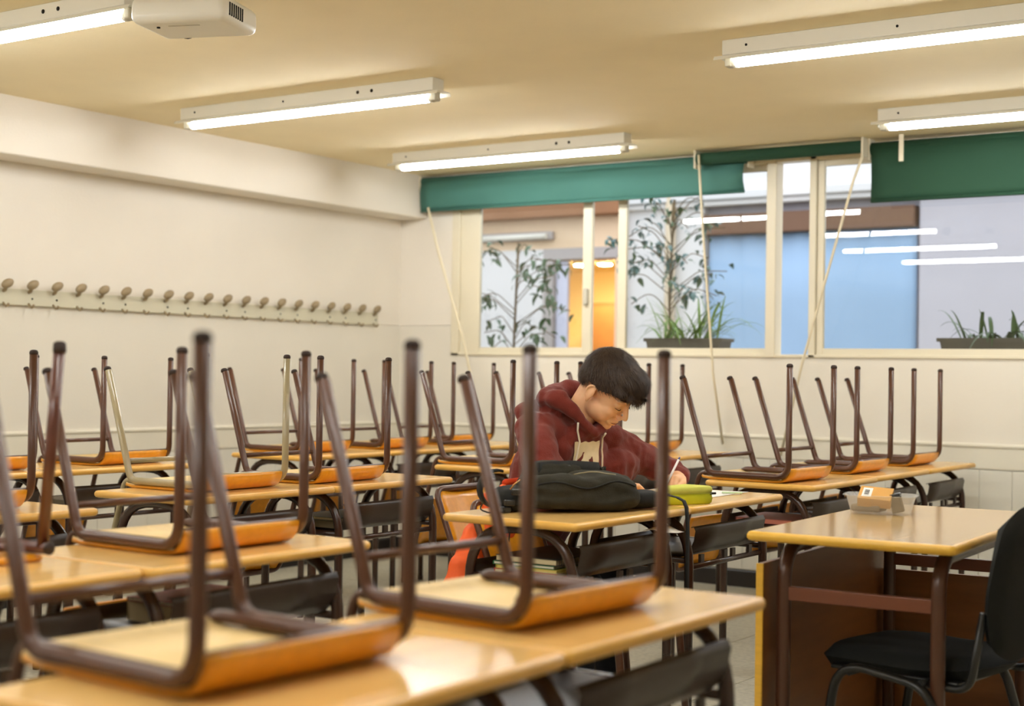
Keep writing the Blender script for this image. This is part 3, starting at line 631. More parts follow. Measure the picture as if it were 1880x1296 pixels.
def build_body():
    m = MB()
    # skull and face
    hell(m, (-.004, 0, .050), (.097, .074, .088), seg=28, rings=20); hell(m, (.040, 0, .010), (.056, .062, .078)); hell(m, (.038, 0, -.045), (.050, .052, .046))
    hell(m, (.075, 0, -.077), (.018, .021, .015)); hell(m, (.054, 0, -.066), (.032, .036, .022))
    for s in (1, -1):
        hell(m, (.056, s * .032, -.018), (.032, .028, .034)); hell(m, (.084, s * .028, .038), (.014, .028, .009)); hell(m, (.022, s * .038, -.042), (.046, .024, .036)); hell(m, (.040, s * .036, -.030), (.044, .026, .044))
        hell(m, (.079, s * .031, .017), (.0135, .0165, .0115))                      # lowered eyelids
        hell(m, (.103, s * .0115, -.024), (.011, .0075, .0075))
        R = Matrix.Rotation(s * .30, 3, 'Z'); hell(m, (-.006, s * .077, .003), (.017, .0065, .029), R); hell(m, (-.003, s * .077, -.024), (.008, .006, .010), R)
        hx = [(-.004, .080, -.022), (-.018, .083, -.008), (-.023, .085, .010), (-.018, .084, .025), (-.006, .082, .032), (.005, .079, .027)]
        for p, q in zip(hx[:-1], hx[1:]): m.cap(H((p[0], s * p[1], p[2])), .0042, H((q[0], s * q[1], q[2])), .0042)
    m.cap(H((.093, 0, .028)), .0088 * HS, H((.116, 0, -.010)), .0100 * HS); hell(m, (.1165, 0, -.014), (.0110, .0105, .0090)); m.cap(H((.088, 0, .06)), .02, H((.092, 0, .03)), .012)
    hell(m, (.092, 0, -.045), (.012, .021, .0065)); hell(m, (.090, 0, -.057), (.011, .017, .0065)); hell(m, (.080, 0, -.050), (.018, .032, .02))
    # neck, trunk, limbs
    m.cap(H((-.035, 0, -.03)), .050, (3.385, 4.262, 1.0), .050); m.cap(H((.0, 0, -.05)), .042, (3.405, 4.262, .995), .034)
    m.ell((3.335, 4.25, .92), (.085, .15, .11)); m.ell((3.27, 4.25, .74), (.085, .145, .18)); m.ell((3.20, 4.25, .56), (.11, .155, .11))
    m.cap((3.355, 4.09, .985), .050, (3.50, 3.985, .825), .041); m.cap((3.50, 3.985, .825), .042, (3.545, 4.235, .808), .027)
    m.cap((3.395, 4.40, .97), .050, (3.49, 4.71, .848), .040); m.cap((3.49, 4.71, .848), .040, (3.592, 4.66, .822), .027)
    for y in (4.155, 4.345): m.cap((3.19, y, .53), .072, (3.52, y, .485), .052); m.cap((3.52, y, .485), .050, (3.49, y, .10), .036); m.cap((3.48, y, .055), .034, (3.60, y, .045), .028)
    # right hand lying on the desk
    def finger(pts, r): 
        for a, b, ra, rb in zip(pts[:-1], pts[1:], r[:-1], r[1:]): m.cap(a, ra, b, rb, 10)
    W = Vector((3.545, 4.235, .808)); d = Vector((.28, .96, -.07)).normalized(); a = Vector((.96, -.28, 0)).normalized(); u = a.cross(d)
    m.cap(W, .025, W + d * .03 + u * .002, .024)
    for k in (-.028, -.010, .008, .026): m.cap(W + d * .02 + a * k * .6, .016, W + d * .088 + a * k + u * .004, .0125)
    for k, L in ((-.030, .070), (-.010, .080), (.010, .075), (.029, .058)):
        b = W + d * .088 + a * k + u * .004; sp = a * k * .25
        finger([b, b + d * L * .45 + u * .006 + sp * .5, b + d * L * .78 - u * .006 + sp * .8, b + d * L - u * .016 + sp], [.0098, .0088, .0080, .0068])
    finger([W + d * .03 - a * .022, W + d * .055 - a * .046 - u * .004, W + d * .085 - a * .054 - u * .012, W + d * .105 - a * .052 - u * .016], [.013, .0108, .0095, .0078])
    # left hand closed round the pen
    W = Vector((3.592, 4.66, .822)); d = Vector((.10, -.97, -.10)).normalized(); a = Vector((.97, .10, .10)).normalized(); u = a.cross(d) * -1
    if u.z < 0: u = -u
    m.cap(W, .026, W + d * .03, .025)
    for k in (-.028, -.010, .008, .024): m.cap(W + d * .018 + a * k * .6, .016, W + d * .082 + a * k + u * .004, .0125)
    for k, L in ((.024, .9), (.008, 1.0), (-.010, .95), (-.028, .8)):
        b = W + d * .082 + a * k + u * .003
        finger([b, b + d * .026 * L - u * .016, b + d * .018 * L - u * .034, b - d * .004 - u * .040], [.0102, .0095, .0086, .0074])
    finger([W + d * .028 + a * .026 - u * .004, W + d * .060 + a * .040 - u * .014, W + d * .090 + a * .030 - u * .026, W + d * .106 + a * .016 - u * .031], [.0135, .0112, .0098, .0082])
    me = blob(m, .0034, 7, .5, 'person'); me.materials.append(M_SKIN); return me
boy = tag(link('person', build_body()), 'boy in a maroon hoodie writing with head bent at the desk', 'person')

def build_hoodie():
    m = MB()
    RZ = Matrix.Rotation(-.35, 3, 'Z')
    m.ell((3.20, 4.25, .58), (.13, .175, .12)); m.ell((3.25, 4.25, .70), (.115, .175, .17)); m.ell((3.30, 4.25, .82), (.108, .178, .15)); m.ell((3.335, 4.25, .92), (.105, .178, .115))
    m.ell((3.36, 4.255, .90), (.105, .178, .125), RZ); m.ell((3.335, 4.27, .79), (.105, .175, .13), RZ); m.ell((3.44, 4.47, .86), (.070, .12, .075))
    m.cap((3.36, 4.095, .995), .066, (3.395, 4.40, .985), .066); m.cap((3.36, 4.18, 1.02), .060, (3.38, 4.32, 1.01), .060); m.cap((3.40, 4.17, .93), .055, (3.41, 4.33, .93), .055)
    m.cap((3.355, 4.085, .99), .068, (3.42, 4.015, .91), .064); m.cap((3.42, 4.015, .91), .064, (3.50, 3.985, .828), .055); m.cap((3.50, 3.985, .828), .054, (3.543, 4.20, .812), .039)
    m.cap((3.395, 4.40, .975), .067, (3.49, 4.71, .848), .055); m.cap((3.49, 4.71, .848), .054, (3.588, 4.672, .824), .040)
    m.tube([(3.543, 4.175, .812), (3.546, 4.205, .812)], .041, 14); m.tube([(3.573, 4.684, .829), (3.590, 4.670, .823)], .042, 14)
    m.cap((3.435, 4.205, .985), .036, (3.445, 4.31, .975), .036); m.cap((3.425, 4.20, .955), .045, (3.435, 4.31, .95), .045)
    # hood gathered round the neck
    ch = [((3.476, 4.205, 1.012), .020), ((3.452, 4.165, 1.055), .027), ((3.408, 4.148, 1.092), .033), ((3.355, 4.160, 1.100), .038), ((3.328, 4.25, 1.118), .038), ((3.352, 4.335, 1.130), .034), ((3.392, 4.372, 1.105), .033), ((3.445, 4.36, 1.05), .030), ((3.484, 4.30, 1.0), .022), ((3.488, 4.25, .985), .019), ((3.476, 4.205, 1.012), .020)]
    for (p, r), (q, s) in zip(ch[:-1], ch[1:]): m.cap(p, r, q, s)
    m.ell((3.295, 4.23, 1.035), (.052, .125, .062)); m.cap((3.285, 4.13, 1.045), .040, (3.290, 4.32, 1.03), .042)
    me = blob(m, .006, 5, .5, 'hoodie'); wrinkle(me, .009, (10, 10, 14)); wrinkle(me, .007, (26, 26, 6), seed=3); wrinkle(me, .005, (14, 14, 34), seed=7); me.materials.append(M_HOOD); return me
hoodie = link('hoodie', build_hoodie(), boy); hoodie['label'] = 'maroon hooded sweatshirt'
bm = bmesh.new(); bm.from_mesh(hoodie.data); BV = BVHTree.FromBMesh(bm); bm.free()
CN = Vector((.85, -.527, 0)); CT = Vector((.527, .85, 0)); CB = Vector((3.45, 4.25, 0))
def on_chest(y, z, off=.0022):
    """point on the hoodie's front at lateral offset y, found by looking along the chest's facing direction"""
    h = BV.ray_cast(CB + CT * y + CN * .12 + Vector((0, 0, z)), -CN); p = h[0] if h[0] else CB + CT * y + Vector((0, 0, z)); return p + (h[1] if h[1] else CN) * off
# printed patch with two dark figures
def patch(pts, off, nm, m, par):
    """fan/strip polygon draped on the chest: pts = rows of (y,z)"""
    return MB().sheet([[on_chest(y, z, off) for (y, z) in r] for r in pts]).obj(nm, m, par)
M_PRINT = mat('print_cream', (228, 212, 176), .85, .2, .05, 40)
PY0, PY1, PZ0, PZ1 = -.062, .056, .832, .955
pr = patch([[(PY0 + (PY1 - PY0) * j / 16, PZ0 + (PZ1 - PZ0) * i / 12 + .002 * math.sin(j * 1.3)) for j in range(17)] for i in range(13)], .003, 'print', M_PRINT, hoodie); pr['label'] = 'cream printed square with two dark figures'
def figure(outline):
    """outline: rows (z fraction, y0 fraction, y1 fraction)"""
    rows = [[(PY0 + (PY1 - PY0) * (a + (b - a) * j / 3), PZ0 + (PZ1 - PZ0) * (.27 + .68 * z)) for j in range(4)] for (z, a, b) in outline]
    patch(rows, .0045, 'print_figure', M_HOOD, pr)
figure([(0.05, .02, .12), (.18, .04, .20), (.30, .12, .30), (.42, .24, .36), (.50, .30, .37), (.58, .33, .37), (.64, .34, .40), (.66, .36, .39)])
figure([(0.0, .46, .80), (.10, .50, .76), (.2, .54, .74), (.28, .60, .73), (.34, .56, .72), (.40, .64, .70), (.46, .66, .69)])
# drawstrings
for k, P in enumerate(([(-.056, 1.022), (-.050, .99), (-.044, .955), (-.046, .92), (-.052, .885), (-.052, .872)], [(.058, .985), (.066, .965), (.068, .93), (.075, .90), (.074, .855)])):
    s = MB().tube([on_chest(v.x, v.y, .0055) for v in fillet([(y, z, 0) for y, z in P], .02, 3)], .0034, 8).obj('drawstring', M_STRING, hoodie)
    e = P[-1]; a = on_chest(e[0], e[1], .006); b = on_chest(e[0] - .002, e[1] - .012, .007)
    MB().tube([a, b], .0048, 8).obj('aglet', M_DARK if k == 0 else M_STRING, s)
# trousers and shoes
def build_trousers():
    m = MB(); m.ell((3.20, 4.25, .545), (.12, .170, .10))
    for y in (4.155, 4.345): m.cap((3.19, y, .53), .084, (3.52, y, .487), .062); m.cap((3.52, y, .487), .060, (3.49, y, .12), .05)
    me = blob(m, .009, 4, .5, 'trousers'); wrinkle(me, .007, (14, 14, 14)); me.materials.append(M_JEAN); return me
link('trousers', build_trousers(), boy)
for y in (4.155, 4.345):
    m = MB(); m.ell((3.49, y, .06), (.05, .042, .05)); m.ell((3.56, y, .042), (.095, .042, .034)); m.rbox((3.44, y - .042, .0005), (3.655, y + .042, .028), .013)
    me = blob(m, .006, 4, .5, 'shoe'); me.materials.append(M_BLACKM); link('shoe', me, boy)
# face details
for s in (1, -1):
    lash = [H((.0925, s * .018, .0095)), H((.0955, s * .026, .0075)), H((.0948, s * .034, .0075)), H((.0900, s * .043, .0095)), H((.084, s * .049, .0115))]
    MB().tube(lash, [.0006, .0013, .0015, .0012, .0005], 6).obj('eyelash', M_HAIR, boy)
    brow = [H((.0985, s * .010, .040)), H((.0985, s * .020, .0445)), H((.0945, s * .032, .0465)), H((.085, s * .044, .044)), H((.078, s * .050, .039))]
    MB().tube(brow, [.0018, .0032, .0032, .0024, .0008], 6).obj('eyebrow', M_HAIR, boy)
MB().tube([H((.0945, -.021, -.0515)), H((.1015, -.010, -.0505)), H((.1035, 0, -.0512)), H((.1015, .010, -.0505)), H((.0945, .021, -.0515))], [.0005, .0013, .0015, .0013, .0005], 6).obj('mouth_line', mat('mouth_dark', (120, 62, 48), .6, .3), boy)
# ---- hair: a cap with the hair's volume and some thousand strands combed forward into a fringe
def build_hair():
    m = MB(); hell(m, (-.008, 0, .064), (.108, .086, .094), seg=28, rings=18); hell(m, (.050, 0, .098), (.066, .070, .052)); hell(m, (-.055, 0, .035), (.058, .072, .060)); hell(m, (.088, -.004, .078), (.036, .056, .026)); 
    for s in (1, -1): hell(m, (.018, s * .066, .050), (.034, .016, .042)); hell(m, (.058, s * .054, .066), (.034, .020, .026))
    me = blob(m, .005, 6, .5, 'hair')
    # trim away below the hairline
    bm = bmesh.new(); bm.from_mesh(me); inv = HM.transposed()
    def low(p):
        q = inv @ (p - HEAD) / HS
        line = .052 if q.x > .07 else (.052 - (.07 - q.x) * .35 if q.x > .02 else (.030 if q.x > -.03 else .030 - (-.03 - q.x) * 1.25))
        return q.z < line - .004
    bmesh.ops.delete(bm, geom=[v for v in bm.verts if low(v.co)], context='VERTS')
    bmesh.ops.recalc_face_normals(bm, faces=bm.faces[:]); bm.to_mesh(me); 
    pts = [(f.calc_center_median().copy(), f.normal.copy()) for f in bm.faces]; bm.free()
    ctr = HEAD + HM @ Vector((0, 0, .05))
    mb = MB(); mb.v = [tuple(v.co) for v in me.vertices]; mb.f = [tuple(p.vertices) for p in me.polygons]; mb.m = [0] * len(mb.f); mb.smooth = [True] * len(mb.f)
    random.seed(11)
    crown = H((-.075, .0, .115)); down = Vector((0, 0, -1))
    for k in range(7500):
        p, n = random.choice(pts)
        if n.dot(p - ctr) < 0: n = -n
        q = inv @ (p - HEAD) / HS; front = max(0, min(1, (q.x - .03) / .07))
        fl = (p - crown); fl = fl - n * fl.dot(n)
        if fl.length < 1e-4: continue
        fl.normalize(); fl = (fl + HM @ Vector((random.uniform(-.25, .25), random.uniform(-.35, .35), random.uniform(-.2, .2)))); fl = (fl - n * fl.dot(n)).normalized()
        edge = .052 if q.x > .07 else (.052 - (.07 - q.x) * .35 if q.x > .02 else (.030 if q.x > -.03 else .030 - (-.03 - q.x) * 1.25))
        L = (random.uniform(.018, .032) + .016 * front) * (random.uniform(.3, .75) if q.z - edge < .028 and front < .8 else 1); wd = random.uniform(.0005, .0011); sd = fl.cross(n) * wd
        rows = []; c = p - n * .001
        for i in range(4):
            s = i / 3; rows.append((c - sd * (1 - .85 * s), c + sd * (1 - .85 * s)))
            c = c + fl * (L / 3) + n * (random.uniform(.0015, .0042) * (1 - s * 1.3)) + down * (.0015 * front * s)
        base = len(mb.v); mb.v += [tuple(x) for r in rows for x in r]
        for i in range(3): mb.f.append((base + 2 * i, base + 2 * i + 1, base + 2 * i + 3, base + 2 * i + 2)); mb.m.append(0); mb.smooth.append(True)
    # fringe locks hanging from the forehead edge
    for k in range(420):
        y = random.uniform(-.062, .055); t = random.random(); p = H((.098 + .022 * t - 2.6 * y * y, y, .105 - .045 * t)); d = (HM @ Vector((.55, random.uniform(-.25, .1), -.75)) + Vector((.15, 0, -.25))).normalized()
        L = random.uniform(.012, .034); sd = d.cross(HM @ Vector((1, random.uniform(-.6, .6), .3))).normalized() * random.uniform(.0007, .0016); rows = []; c = p
        for i in range(4):
            s = i / 3; rows.append((c - sd * (1 - .9 * s), c + sd * (1 - .9 * s))); c = c + d * (L / 3); d = (d + Vector((-.02, 0, -.16))).normalized()
        base = len(mb.v); mb.v += [tuple(x) for r in rows for x in r]
        for i in range(3): mb.f.append((base + 2 * i, base + 2 * i + 1, base + 2 * i + 3, base + 2 * i + 2)); mb.m.append(0); mb.smooth.append(True)
    return mb.mesh('hair', M_HAIR)
hair = link('hair', build_hair(), boy); hair['label'] = 'short dark brown hair with a fringe'

# ================================================================== THINGS ON AND IN THE DESKS
random.seed(21)
M_BAG = mat('bag_cordura', (44, 41, 31), .85, .25, .12, 30, .3, 500); M_BAG2 = mat('bag_black', (26, 25, 22), .8, .3, .1, 40, .3, 500); M_ZIP = mat('zip', (128, 116, 84), .45, .5); M_BUCK = mat('buckle', (28, 27, 25), .35, .5)
def backpack():
    # lies on its side; long axis across the view
    t = tag(empty('backpack', (3.715, 3.775, DZ), .93), 'dark olive-black backpack lying on the desk beside the boy', 'backpack')
    def shell(nm, lx, ly, lz, c, m, amp, seed, e=2.6, par=None, vox=.008):
        b = MB(); V = []; seg, rg = 36, 22
        for i in range(rg + 1):
            th = -PI / 2 + PI * i / rg
            for k in range(seg):
                a = 2 * PI * k / seg
                def sp(v, p): return math.copysign(abs(v) ** p, v)
                p = 2 / e; V.append((sp(math.cos(th), p) * sp(math.cos(a), p) * lx, sp(math.cos(th), p) * sp(math.sin(a), p) * ly, sp(math.sin(th), p) * lz))
        F = [(i * seg + k, i * seg + (k + 1) % seg, (i + 1) * seg + (k + 1) % seg, (i + 1) * seg + k) for i in range(rg) for k in range(seg)]
        b.add(V, F, 0, True); me = blob(b, vox, 2, .5, nm); off = Vector((seed, 0, 0))
        for v in me.vertices:
            q = v.co + off; n = v.normal; v.co += n * (noise.noise(Vector((q.x * 7, q.y * 10, q.z * 22))) * amp + noise.noise(Vector((q.x * 12, q.y * 20, q.z * 60))) * amp * .35 + noise.noise(q * 34) * amp * .2)
            if v.co.z < -lz * .98: v.co.z = -lz * .98
        me.materials.append(m); o = link(nm, me, par or t, c); return o
    main = shell('main_compartment', .182, .104, .056, (.0, .0, .0565), M_BAG, .017, 1., 3.6); main['label'] = 'dark olive fabric body'
    shell('back_panel', .140, .060, .060, (-.02, .050, .084), M_BAG, .014, 5., 3.2)
    shell('strap_pad', .075, .055, .028, (.215, .01, .030), M_BAG2, .010, 9.)
    shell('side_pouch', .062, .070, .036, (-.205, .015, .038), M_BAG2, .013, 12.)
    bmm = bmesh.new(); bmm.from_mesh(main.data); BB = BVHTree.FromBMesh(bmm); bmm.free()
    def top_of(x, y):
        h = BB.ray_cast(Vector((x, y, .3)), Vector((0, 0, -1))); return (h[0] + Vector((0, 0, .001))) if h[0] else Vector((x, y, .04))
    def face_of(x, z):
        h = BB.ray_cast(Vector((x, -.4, z)), Vector((0, 1, 0))); return (h[0] + Vector((0, -.001, 0))) if h[0] else Vector((x, -.1, z))
    MB().tube([face_of(-.155 + .31 * i / 20, .026 + .010 * math.sin(i * .5)) for i in range(21)], .0030, 6).obj('piping', M_BAG2, main)
    MB().tube([top_of(-.03 + .13 * i / 12, -.045 + .01 * math.sin(i * .4)) for i in range(13)], .0024, 6).obj('zip', M_ZIP, main)
    MB().sheet([[(-.125 + .20 * j / 14, .004 + .008 * i + .003 * math.sin(j), .100 + .020 * i + .006 * math.sin(PI * j / 14)) for j in range(15)] for i in range(3)], .006).obj('handle', M_BAG2, t)
    MB().rbox((-.045, .006, .075), (-.020, .014, .135), .003).obj('buckle', M_BUCK, t)
    # shoulder strap standing up at the end
    sp = []
    for i in range(15):
        a = PI * (-.15 + 1.25 * i / 14); c = Vector((-.262 - .055 * math.sin(a), -.02 + .01 * i / 14, .068 - .058 * math.cos(a))); sp.append([c + Vector((0, -.020, 0)), c + Vector((0, 0, .002)), c + Vector((0, .020, 0))])
    st = MB().sheet(sp, .007).obj('shoulder_strap', M_BAG2, t)
    for (x, y, z) in ((-.235, -.055, .030), (-.215, -.062, .062), (-.245, -.05, .010)): MB().rbox((x - .016, y - .006, z - .009), (x + .016, y + .006, z + .009), .003).obj('buckle', M_BUCK, st)
    MB().tube(fillet([(-.235, -.06, .07), (-.225, -.066, .085), (-.205, -.062, .098)], .01, 3), .002, 6).obj('key_ring', mat('brass', (190, 140, 80), .3, .5, metal=.8), st)
    MB().tube(fillet([(-.25, -.06, .008), (-.30, -.07, .003), (-.325, -.05, .012), (-.31, -.03, .026)], .02, 4), .0022, 6).obj('cord_loop', M_BAG2, st)
backpack()
# strap of the bag hanging over the desk edge
sp = [(3.838, 4.045, .800), (3.870, 4.052, .812), (3.905, 4.055, .806), (3.928, 4.055, .796), (3.938, 4.055, .776), (3.941, 4.056, .74), (3.942, 4.058, .70), (3.941, 4.060, .60), (3.940, 4.062, .50)]
tag(MB().sheet([[Vector(p) + Vector((0, -.011, 0)), Vector(p), Vector(p) + Vector((0, .011, 0))] for p in sp], .0025).obj('bag_strap', M_BAG2), 'black webbing strap hanging over the desk edge at the seam', 'strap')
# pencil case
def pencil_case():
    t = tag(empty('pencil_case', (3.852, 4.205, DZ + .0003), 1.10), 'lime green zipped pencil case at the desk seam', 'pencil case'); M_LIME = mat('lime', (196, 196, 40), .8, .25, .06, 30, .15, 300); M_LIME2 = mat('lime_top', (206, 206, 96), .8, .25, .05, 30, .15, 300)
    def half(nm, z0, z1, m, bulge):
        b = MB(); V = []; n = 40
        prof = [(z0, .0), (z0, .90), (z0 + (z1 - z0) * .12, .97), (z0 + (z1 - z0) * .5, 1.0), (z0 + (z1 - z0) * .88, .97), (z1, .90), (z1 + bulge, .0)]
        for z, k in prof:
            for i in range(n):
                a = 2 * PI * i / n; c, s_ = math.cos(a), math.sin(a); V.append((math.copysign(abs(c) ** .45, c) * .098 * k, math.copysign(abs(s_) ** .6, s_) * .036 * k, z))
        F = [(q * n + i, q * n + (i + 1) % n, (q + 1) * n + (i + 1) % n, (q + 1) * n + i) for q in range(len(prof) - 1) for i in range(n)]
        return b.add(V, F, 0, True).obj(nm, m, t)
    half('lower_half', 0, .034, M_LIME, 0); half('upper_half', .0335, .056, M_LIME2, .007)
    for x in (-.092, .088): MB().rbox((x - .010, -.034, .030), (x + .012, -.026, .037), .002).obj('zip_end', M_BUCK, t)
    MB().tube([(-.082, -.0365, .034), (.078, -.0365, .034)], .0011, 6).obj('zip', mat('zip_lime', (150, 150, 40), .6, .3), t)
    MB().rbox((.098, -.004, .029), (.118, .004, .033), .0015).obj('zip_pull', M_BUCK, t)
pencil_case()
M_PAPER = mat('paper', (240, 236, 226), .8, .2)
tag(MB().sheet([[(3.60 + .21 * i / 6, 4.47 + .30 * j / 6, DZ + .0012 + .002 * (i / 6) ** 2 * (j / 6)) for j in range(7)] for i in range(7)], .0008).obj('paper_sheet', M_PAPER), 'white sheet of paper under the boy\'s hands', 'paper')
nb = tag(empty('sticky_notes', (3.80, 4.66, DZ + .0003), .4), 'small pad of pale green paper tags by the sheet', 'paper'); MB().rbox((-.035, -.012, .004), (.035, .012, .008), .001).obj('pad', mat('mint', (196, 216, 170), .8, .2), nb); MB().rbox((-.030, -.010, 0), (.028, .011, .004), .001).obj('backing', M_PAPER, nb)
def pen():
    a, b = Vector((3.602, 4.520, DZ + .004)), Vector((3.618, 4.615, DZ + .122)); t = tag(empty('pen', a), 'thin white pen held in the boy\'s left hand', 'pen'); d = (b - a).normalized(); L = (b - a).length
    def seg(nm, s0, s1, r0_, r1_, m): MB().tube([d * s0 * L, d * s1 * L], [r0_, r1_], 10).obj(nm, m, t)
    seg('tip', 0, .08, .0006, .0032, M_GREYP); seg('barrel', .08, .93, .0042, .0042, mat('pen_white', (232, 226, 220), .3, .5)); seg('end_cap', .93, 1.0, .0037, .0030, mat('pen_blue', (60, 70, 130), .3, .5))
pen()
# orange jacket over the chair back
def jacket():
    m = MB(); X = 3.325
    m.cap((X + .035, 3.90, .808), .022, (X + .035, 4.00, .808), .024); m.ell((X + .01, 3.94, .73), (.034, .075, .09)); m.ell((X, 3.885, .60), (.042, .125, .15)); m.ell((X - .005, 3.86, .46), (.045, .165, .10))
    m.cap((X + .01, 3.86, .76), .036, (X - .005, 3.74, .58), .044); m.cap((X - .005, 3.74, .58), .045, (X - .01, 3.665, .40), .046); m.cap((X + .01, 4.00, .74), .036, (X - .01, 4.05, .44), .042)
    m.tube([(X - .01, 3.662, .385), (X - .01, 3.656, .36)], .040, 12)
    me = blob(m, .008, 4, .5, 'jacket'); wrinkle(me, .012, (12, 12, 26)); wrinkle(me, .006, (30, 30, 14), seed=2); me.materials.append(mat('orange_shell', (232, 92, 28), .6, .35, .05, 12, .1, 200))
    j = tag(link('jacket', me), 'bright orange jacket hung on the back of the pushed-in chair', 'jacket')
    b = MB(); b.cap((X + .035, 3.91, .828), .013, (X + .035, 3.99, .828), .013); me2 = blob(b, .006, 3, .5, 'collar'); me2.materials.append(mat('jacket_lining', (190, 60, 22), .8, .2)); link('collar', me2, j)
    MB().tube([(X + .043, 3.93, .70), (X + .045, 3.91, .55), (X + .040, 3.90, .36)], .0025, 6).obj('zip', M_DARK, j)
jacket()
# books and papers in the trays
def book(x, y, z, w, d, h, cover, edge, label, rz=0., spiral=False, cat='book'):
    t = tag(empty('spiral_notebook' if spiral else cat, (x, y, z), rz), label, 'notebook' if spiral else cat)
    MB().rbox((-w / 2 + .002, -d / 2 + .002, .0015), (w / 2 - .003, d / 2 - .002, h - .0015), .0008, seg=1).obj('pages', mat('pages_' + edge, {'w': (226, 218, 196), 'y': (222, 200, 110), 'r': (196, 120, 96), 'c': (206, 190, 150)}[edge], .8, .2, .12, 200, stretch=(1, 1, 40)), t)
    cm = mat('cover_%d_%d_%d' % cover, cover, .5, .4)
    for z0 in (0, h - .0015): MB().box((-w / 2, -d / 2, z0), (w / 2, d / 2, z0 + .0015)).obj('cover', cm, t)
    if spiral:
        rm = MB().tube([(w / 2 + .001 + (.004 + h * .35) * math.cos(a) * .5, 0, h / 2 + (h * .5 - .0005) * math.sin(a)) for a in [2 * PI * q / 10 for q in range(10)]], .0008, 5, closed=True).mesh('ring', M_BLACKM)
        for q in range(int(d / .012)): link('ring', rm, t, (0, -d / 2 + .006 + q * .012, 0))
    else: MB().rbox((-w / 2 - .0012, -d / 2, 0), (-w / 2 + .0005, d / 2, h), .0005, seg=1).obj('spine', cm, t)
    return t
TZ = .6008
def stackb(x, y, items):
    z = TZ + .0026
    for it in items:
        book(x + it.get('dx', 0), y + it.get('dy', 0), z, it.get('w', .21), it.get('d', .29), it['h'], it['c'], it['e'], it['l'], it.get('rz', 0), it.get('s', False)); z += it['h'] + .0006
# under the backpack
stackb(3.70, 3.66, [dict(h=.012, c=(196, 60, 40), e='y', l='red-edged notebook at the bottom of the stack under the backpack'), dict(h=.010, c=(206, 190, 90), e='y', l='yellow notebook in the middle of the stack under the backpack', dx=.006), dict(h=.010, c=(40, 110, 60), e='w', l='green-covered notebook high in the stack under the backpack', dx=-.004), dict(h=.018, c=(44, 42, 36), e='c', l='dark spiral notebook topmost under the backpack', s=True, dx=.004)])
stackb(3.74, 3.93, [dict(h=.012, c=(36, 70, 44), e='c', l='dark green book lying beside the notebooks under the backpack', w=.2, d=.20), dict(h=.026, c=(120, 108, 70), e='c', l='thick olive book lying askew under the backpack desk', w=.19, d=.20, rz=.0)])
tag(MB().sheet([[(3.87 + .02 * i + .004 * j % .01, 3.90 + .05 * j, .712 + .008 * math.sin(i * .9 + j * .7) - .001 * i) for j in range(4)] for i in range(4)], .0008).obj('paper_sheet', M_PAPER), 'crumpled white paper sticking out under the backpack desk', 'paper')
# under the beige chair and its neighbours
stackb(2.36, 3.497, [dict(h=.018, c=(110, 70, 70), e='r', l='reddish spiral notebook under the beige chair\'s desk', s=True), dict(h=.022, c=(40, 38, 34), e='c', l='black spiral notebook stacked under the beige chair\'s desk', s=True, dx=.01)])
stackb(2.42, 3.752, [dict(h=.022, c=(206, 190, 150), e='c', l='cream book beside the spiral notebooks', w=.2, d=.2), dict(h=.018, c=(34, 74, 88), e='w', l='blue book on the cream book under the beige chair\'s desk', w=.2, d=.2)])
stackb(2.42, 4.19, [dict(h=.03, c=(196, 184, 150), e='c', l='pale thick book under the desk joined to the beige chair\'s', w=.22, d=.2), dict(h=.012, c=(44, 60, 50), e='c', l='thin dark book on the pale thick book', w=.2, d=.26, rz=.06)])
stackb(3.53, 2.42, [dict(h=.045, c=(200, 190, 150), e='c', l='thick cream book in the tray between plugged-rail chair and boy', w=.22, d=.24), dict(h=.010, c=(150, 50, 36), e='w', l='thin red book on the thick cream book', w=.2, d=.26)])
stackb(3.60, 5.50, [dict(h=.020, c=(130, 66, 56), e='r', l='dull red book in the tray of the first desk past the boy', w=.24, d=.28)])
stackb(2.30, 5.50, [dict(h=.03, c=(70, 74, 60), e='c', l='dark grey book in a second-row tray near the windows', w=.22, d=.28)])
stackb(1.05, 5.45, [dict(h=.02, c=(200, 196, 180), e='w', l='white book in the coat rack row, third desk from windows', w=.22, d=.28)])
stackb(1.08, 4.10, [dict(h=.03, c=(190, 188, 178), e='w', l='pale book in the coat rack row by the aisle gap', w=.22, d=.28)])
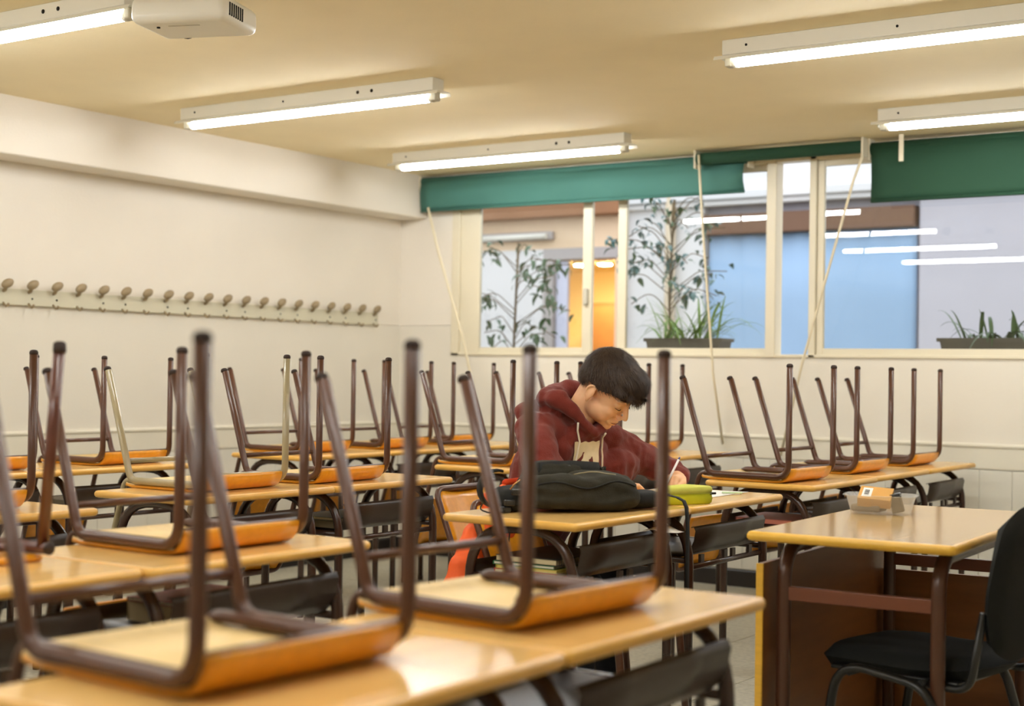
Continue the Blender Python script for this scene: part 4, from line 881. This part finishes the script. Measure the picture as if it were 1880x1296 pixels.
# clear tub with chalk carton and eraser on the teacher desk
M_TUB = mat('clear_plastic', (236, 232, 222), .25, .5, trans=.0, alpha=.28)
def tub():
    t = tag(empty('plastic_tub', (4.452, 4.335, DZ + .0004), .22), 'clear plastic tub on the teacher desk', 'tub'); a, b, h = .100, .066, .058; m = MB()
    def ring(ka, z, n=32):
        out = []
        for i in range(n):
            an = 2 * PI * i / n; c, s_ = math.cos(an), math.sin(an); out.append((math.copysign(abs(c) ** .4, c) * (a - .016 + ka), math.copysign(abs(s_) ** .4, s_) * (b - .014 + ka), z))
        return out
    V = []; P = [(-.03, .0), (0, .0), (.003, .003), (.016, h - .002), (.026, h), (.026, h - .003), (.017, h - .005), (.0015, .0045), (-.03, .0035)]
    for ka, z in P: V += ring(ka, z)
    n = 32; F = [(q * n + i, q * n + (i + 1) % n, (q + 1) * n + (i + 1) % n, (q + 1) * n + i) for q in range(len(P) - 1) for i in range(n)] + [tuple(range(n))[::-1], tuple((len(P) - 1) * n + i for i in range(n))]
    m.add(V, F, 0, True).obj('bowl', M_TUB, t)
tub()
c = tag(empty('chalk_box', (4.442, 4.325, DZ + .036)), 'tan carton with barcode label propped in the tub', 'box'); c.rotation_euler = (.42, .06, .22)
MB().rbox((-.052, -.040, 0), (.046, .038, .030), .0015).obj('carton', mat('carton', (206, 150, 62), .6, .3, .06, 12), c)
lb = MB().box((-.042, -.030, .0302), (-.014, .026, .0306)).obj('barcode_label', M_PAPER, c)
for i in range(9): MB().box((-.036, -.018 + i * .0036, .0307), (-.022, -.018 + i * .0036 + (.0022 if i % 3 else .0012), .0309)).obj('bar', M_DARK, lb)
e = tag(empty('board_eraser', (4.505, 4.345, DZ + .006)), 'dark board eraser leaning against the carton in the tub', 'eraser'); e.rotation_euler = (0, -.25, .25)
MB().rbox((-.018, -.024, 0), (.016, .024, .046), .003).obj('felt', mat('felt', (46, 42, 38), .95, .1), e); MB().rbox((-.019, -.025, .046), (.017, .025, .058), .003).obj('grip', M_BUCK, e)
d = tag(empty('dust_cloth', (4.435, 4.32, DZ + .006)), 'grey cloth folded at the bottom of the tub', 'cloth'); MB().rbox((-.062, -.036, 0), (.03, .036, .022), .008).obj('cloth', mat('grey_cloth', (120, 112, 98), .95, .1, .1, 30), d)
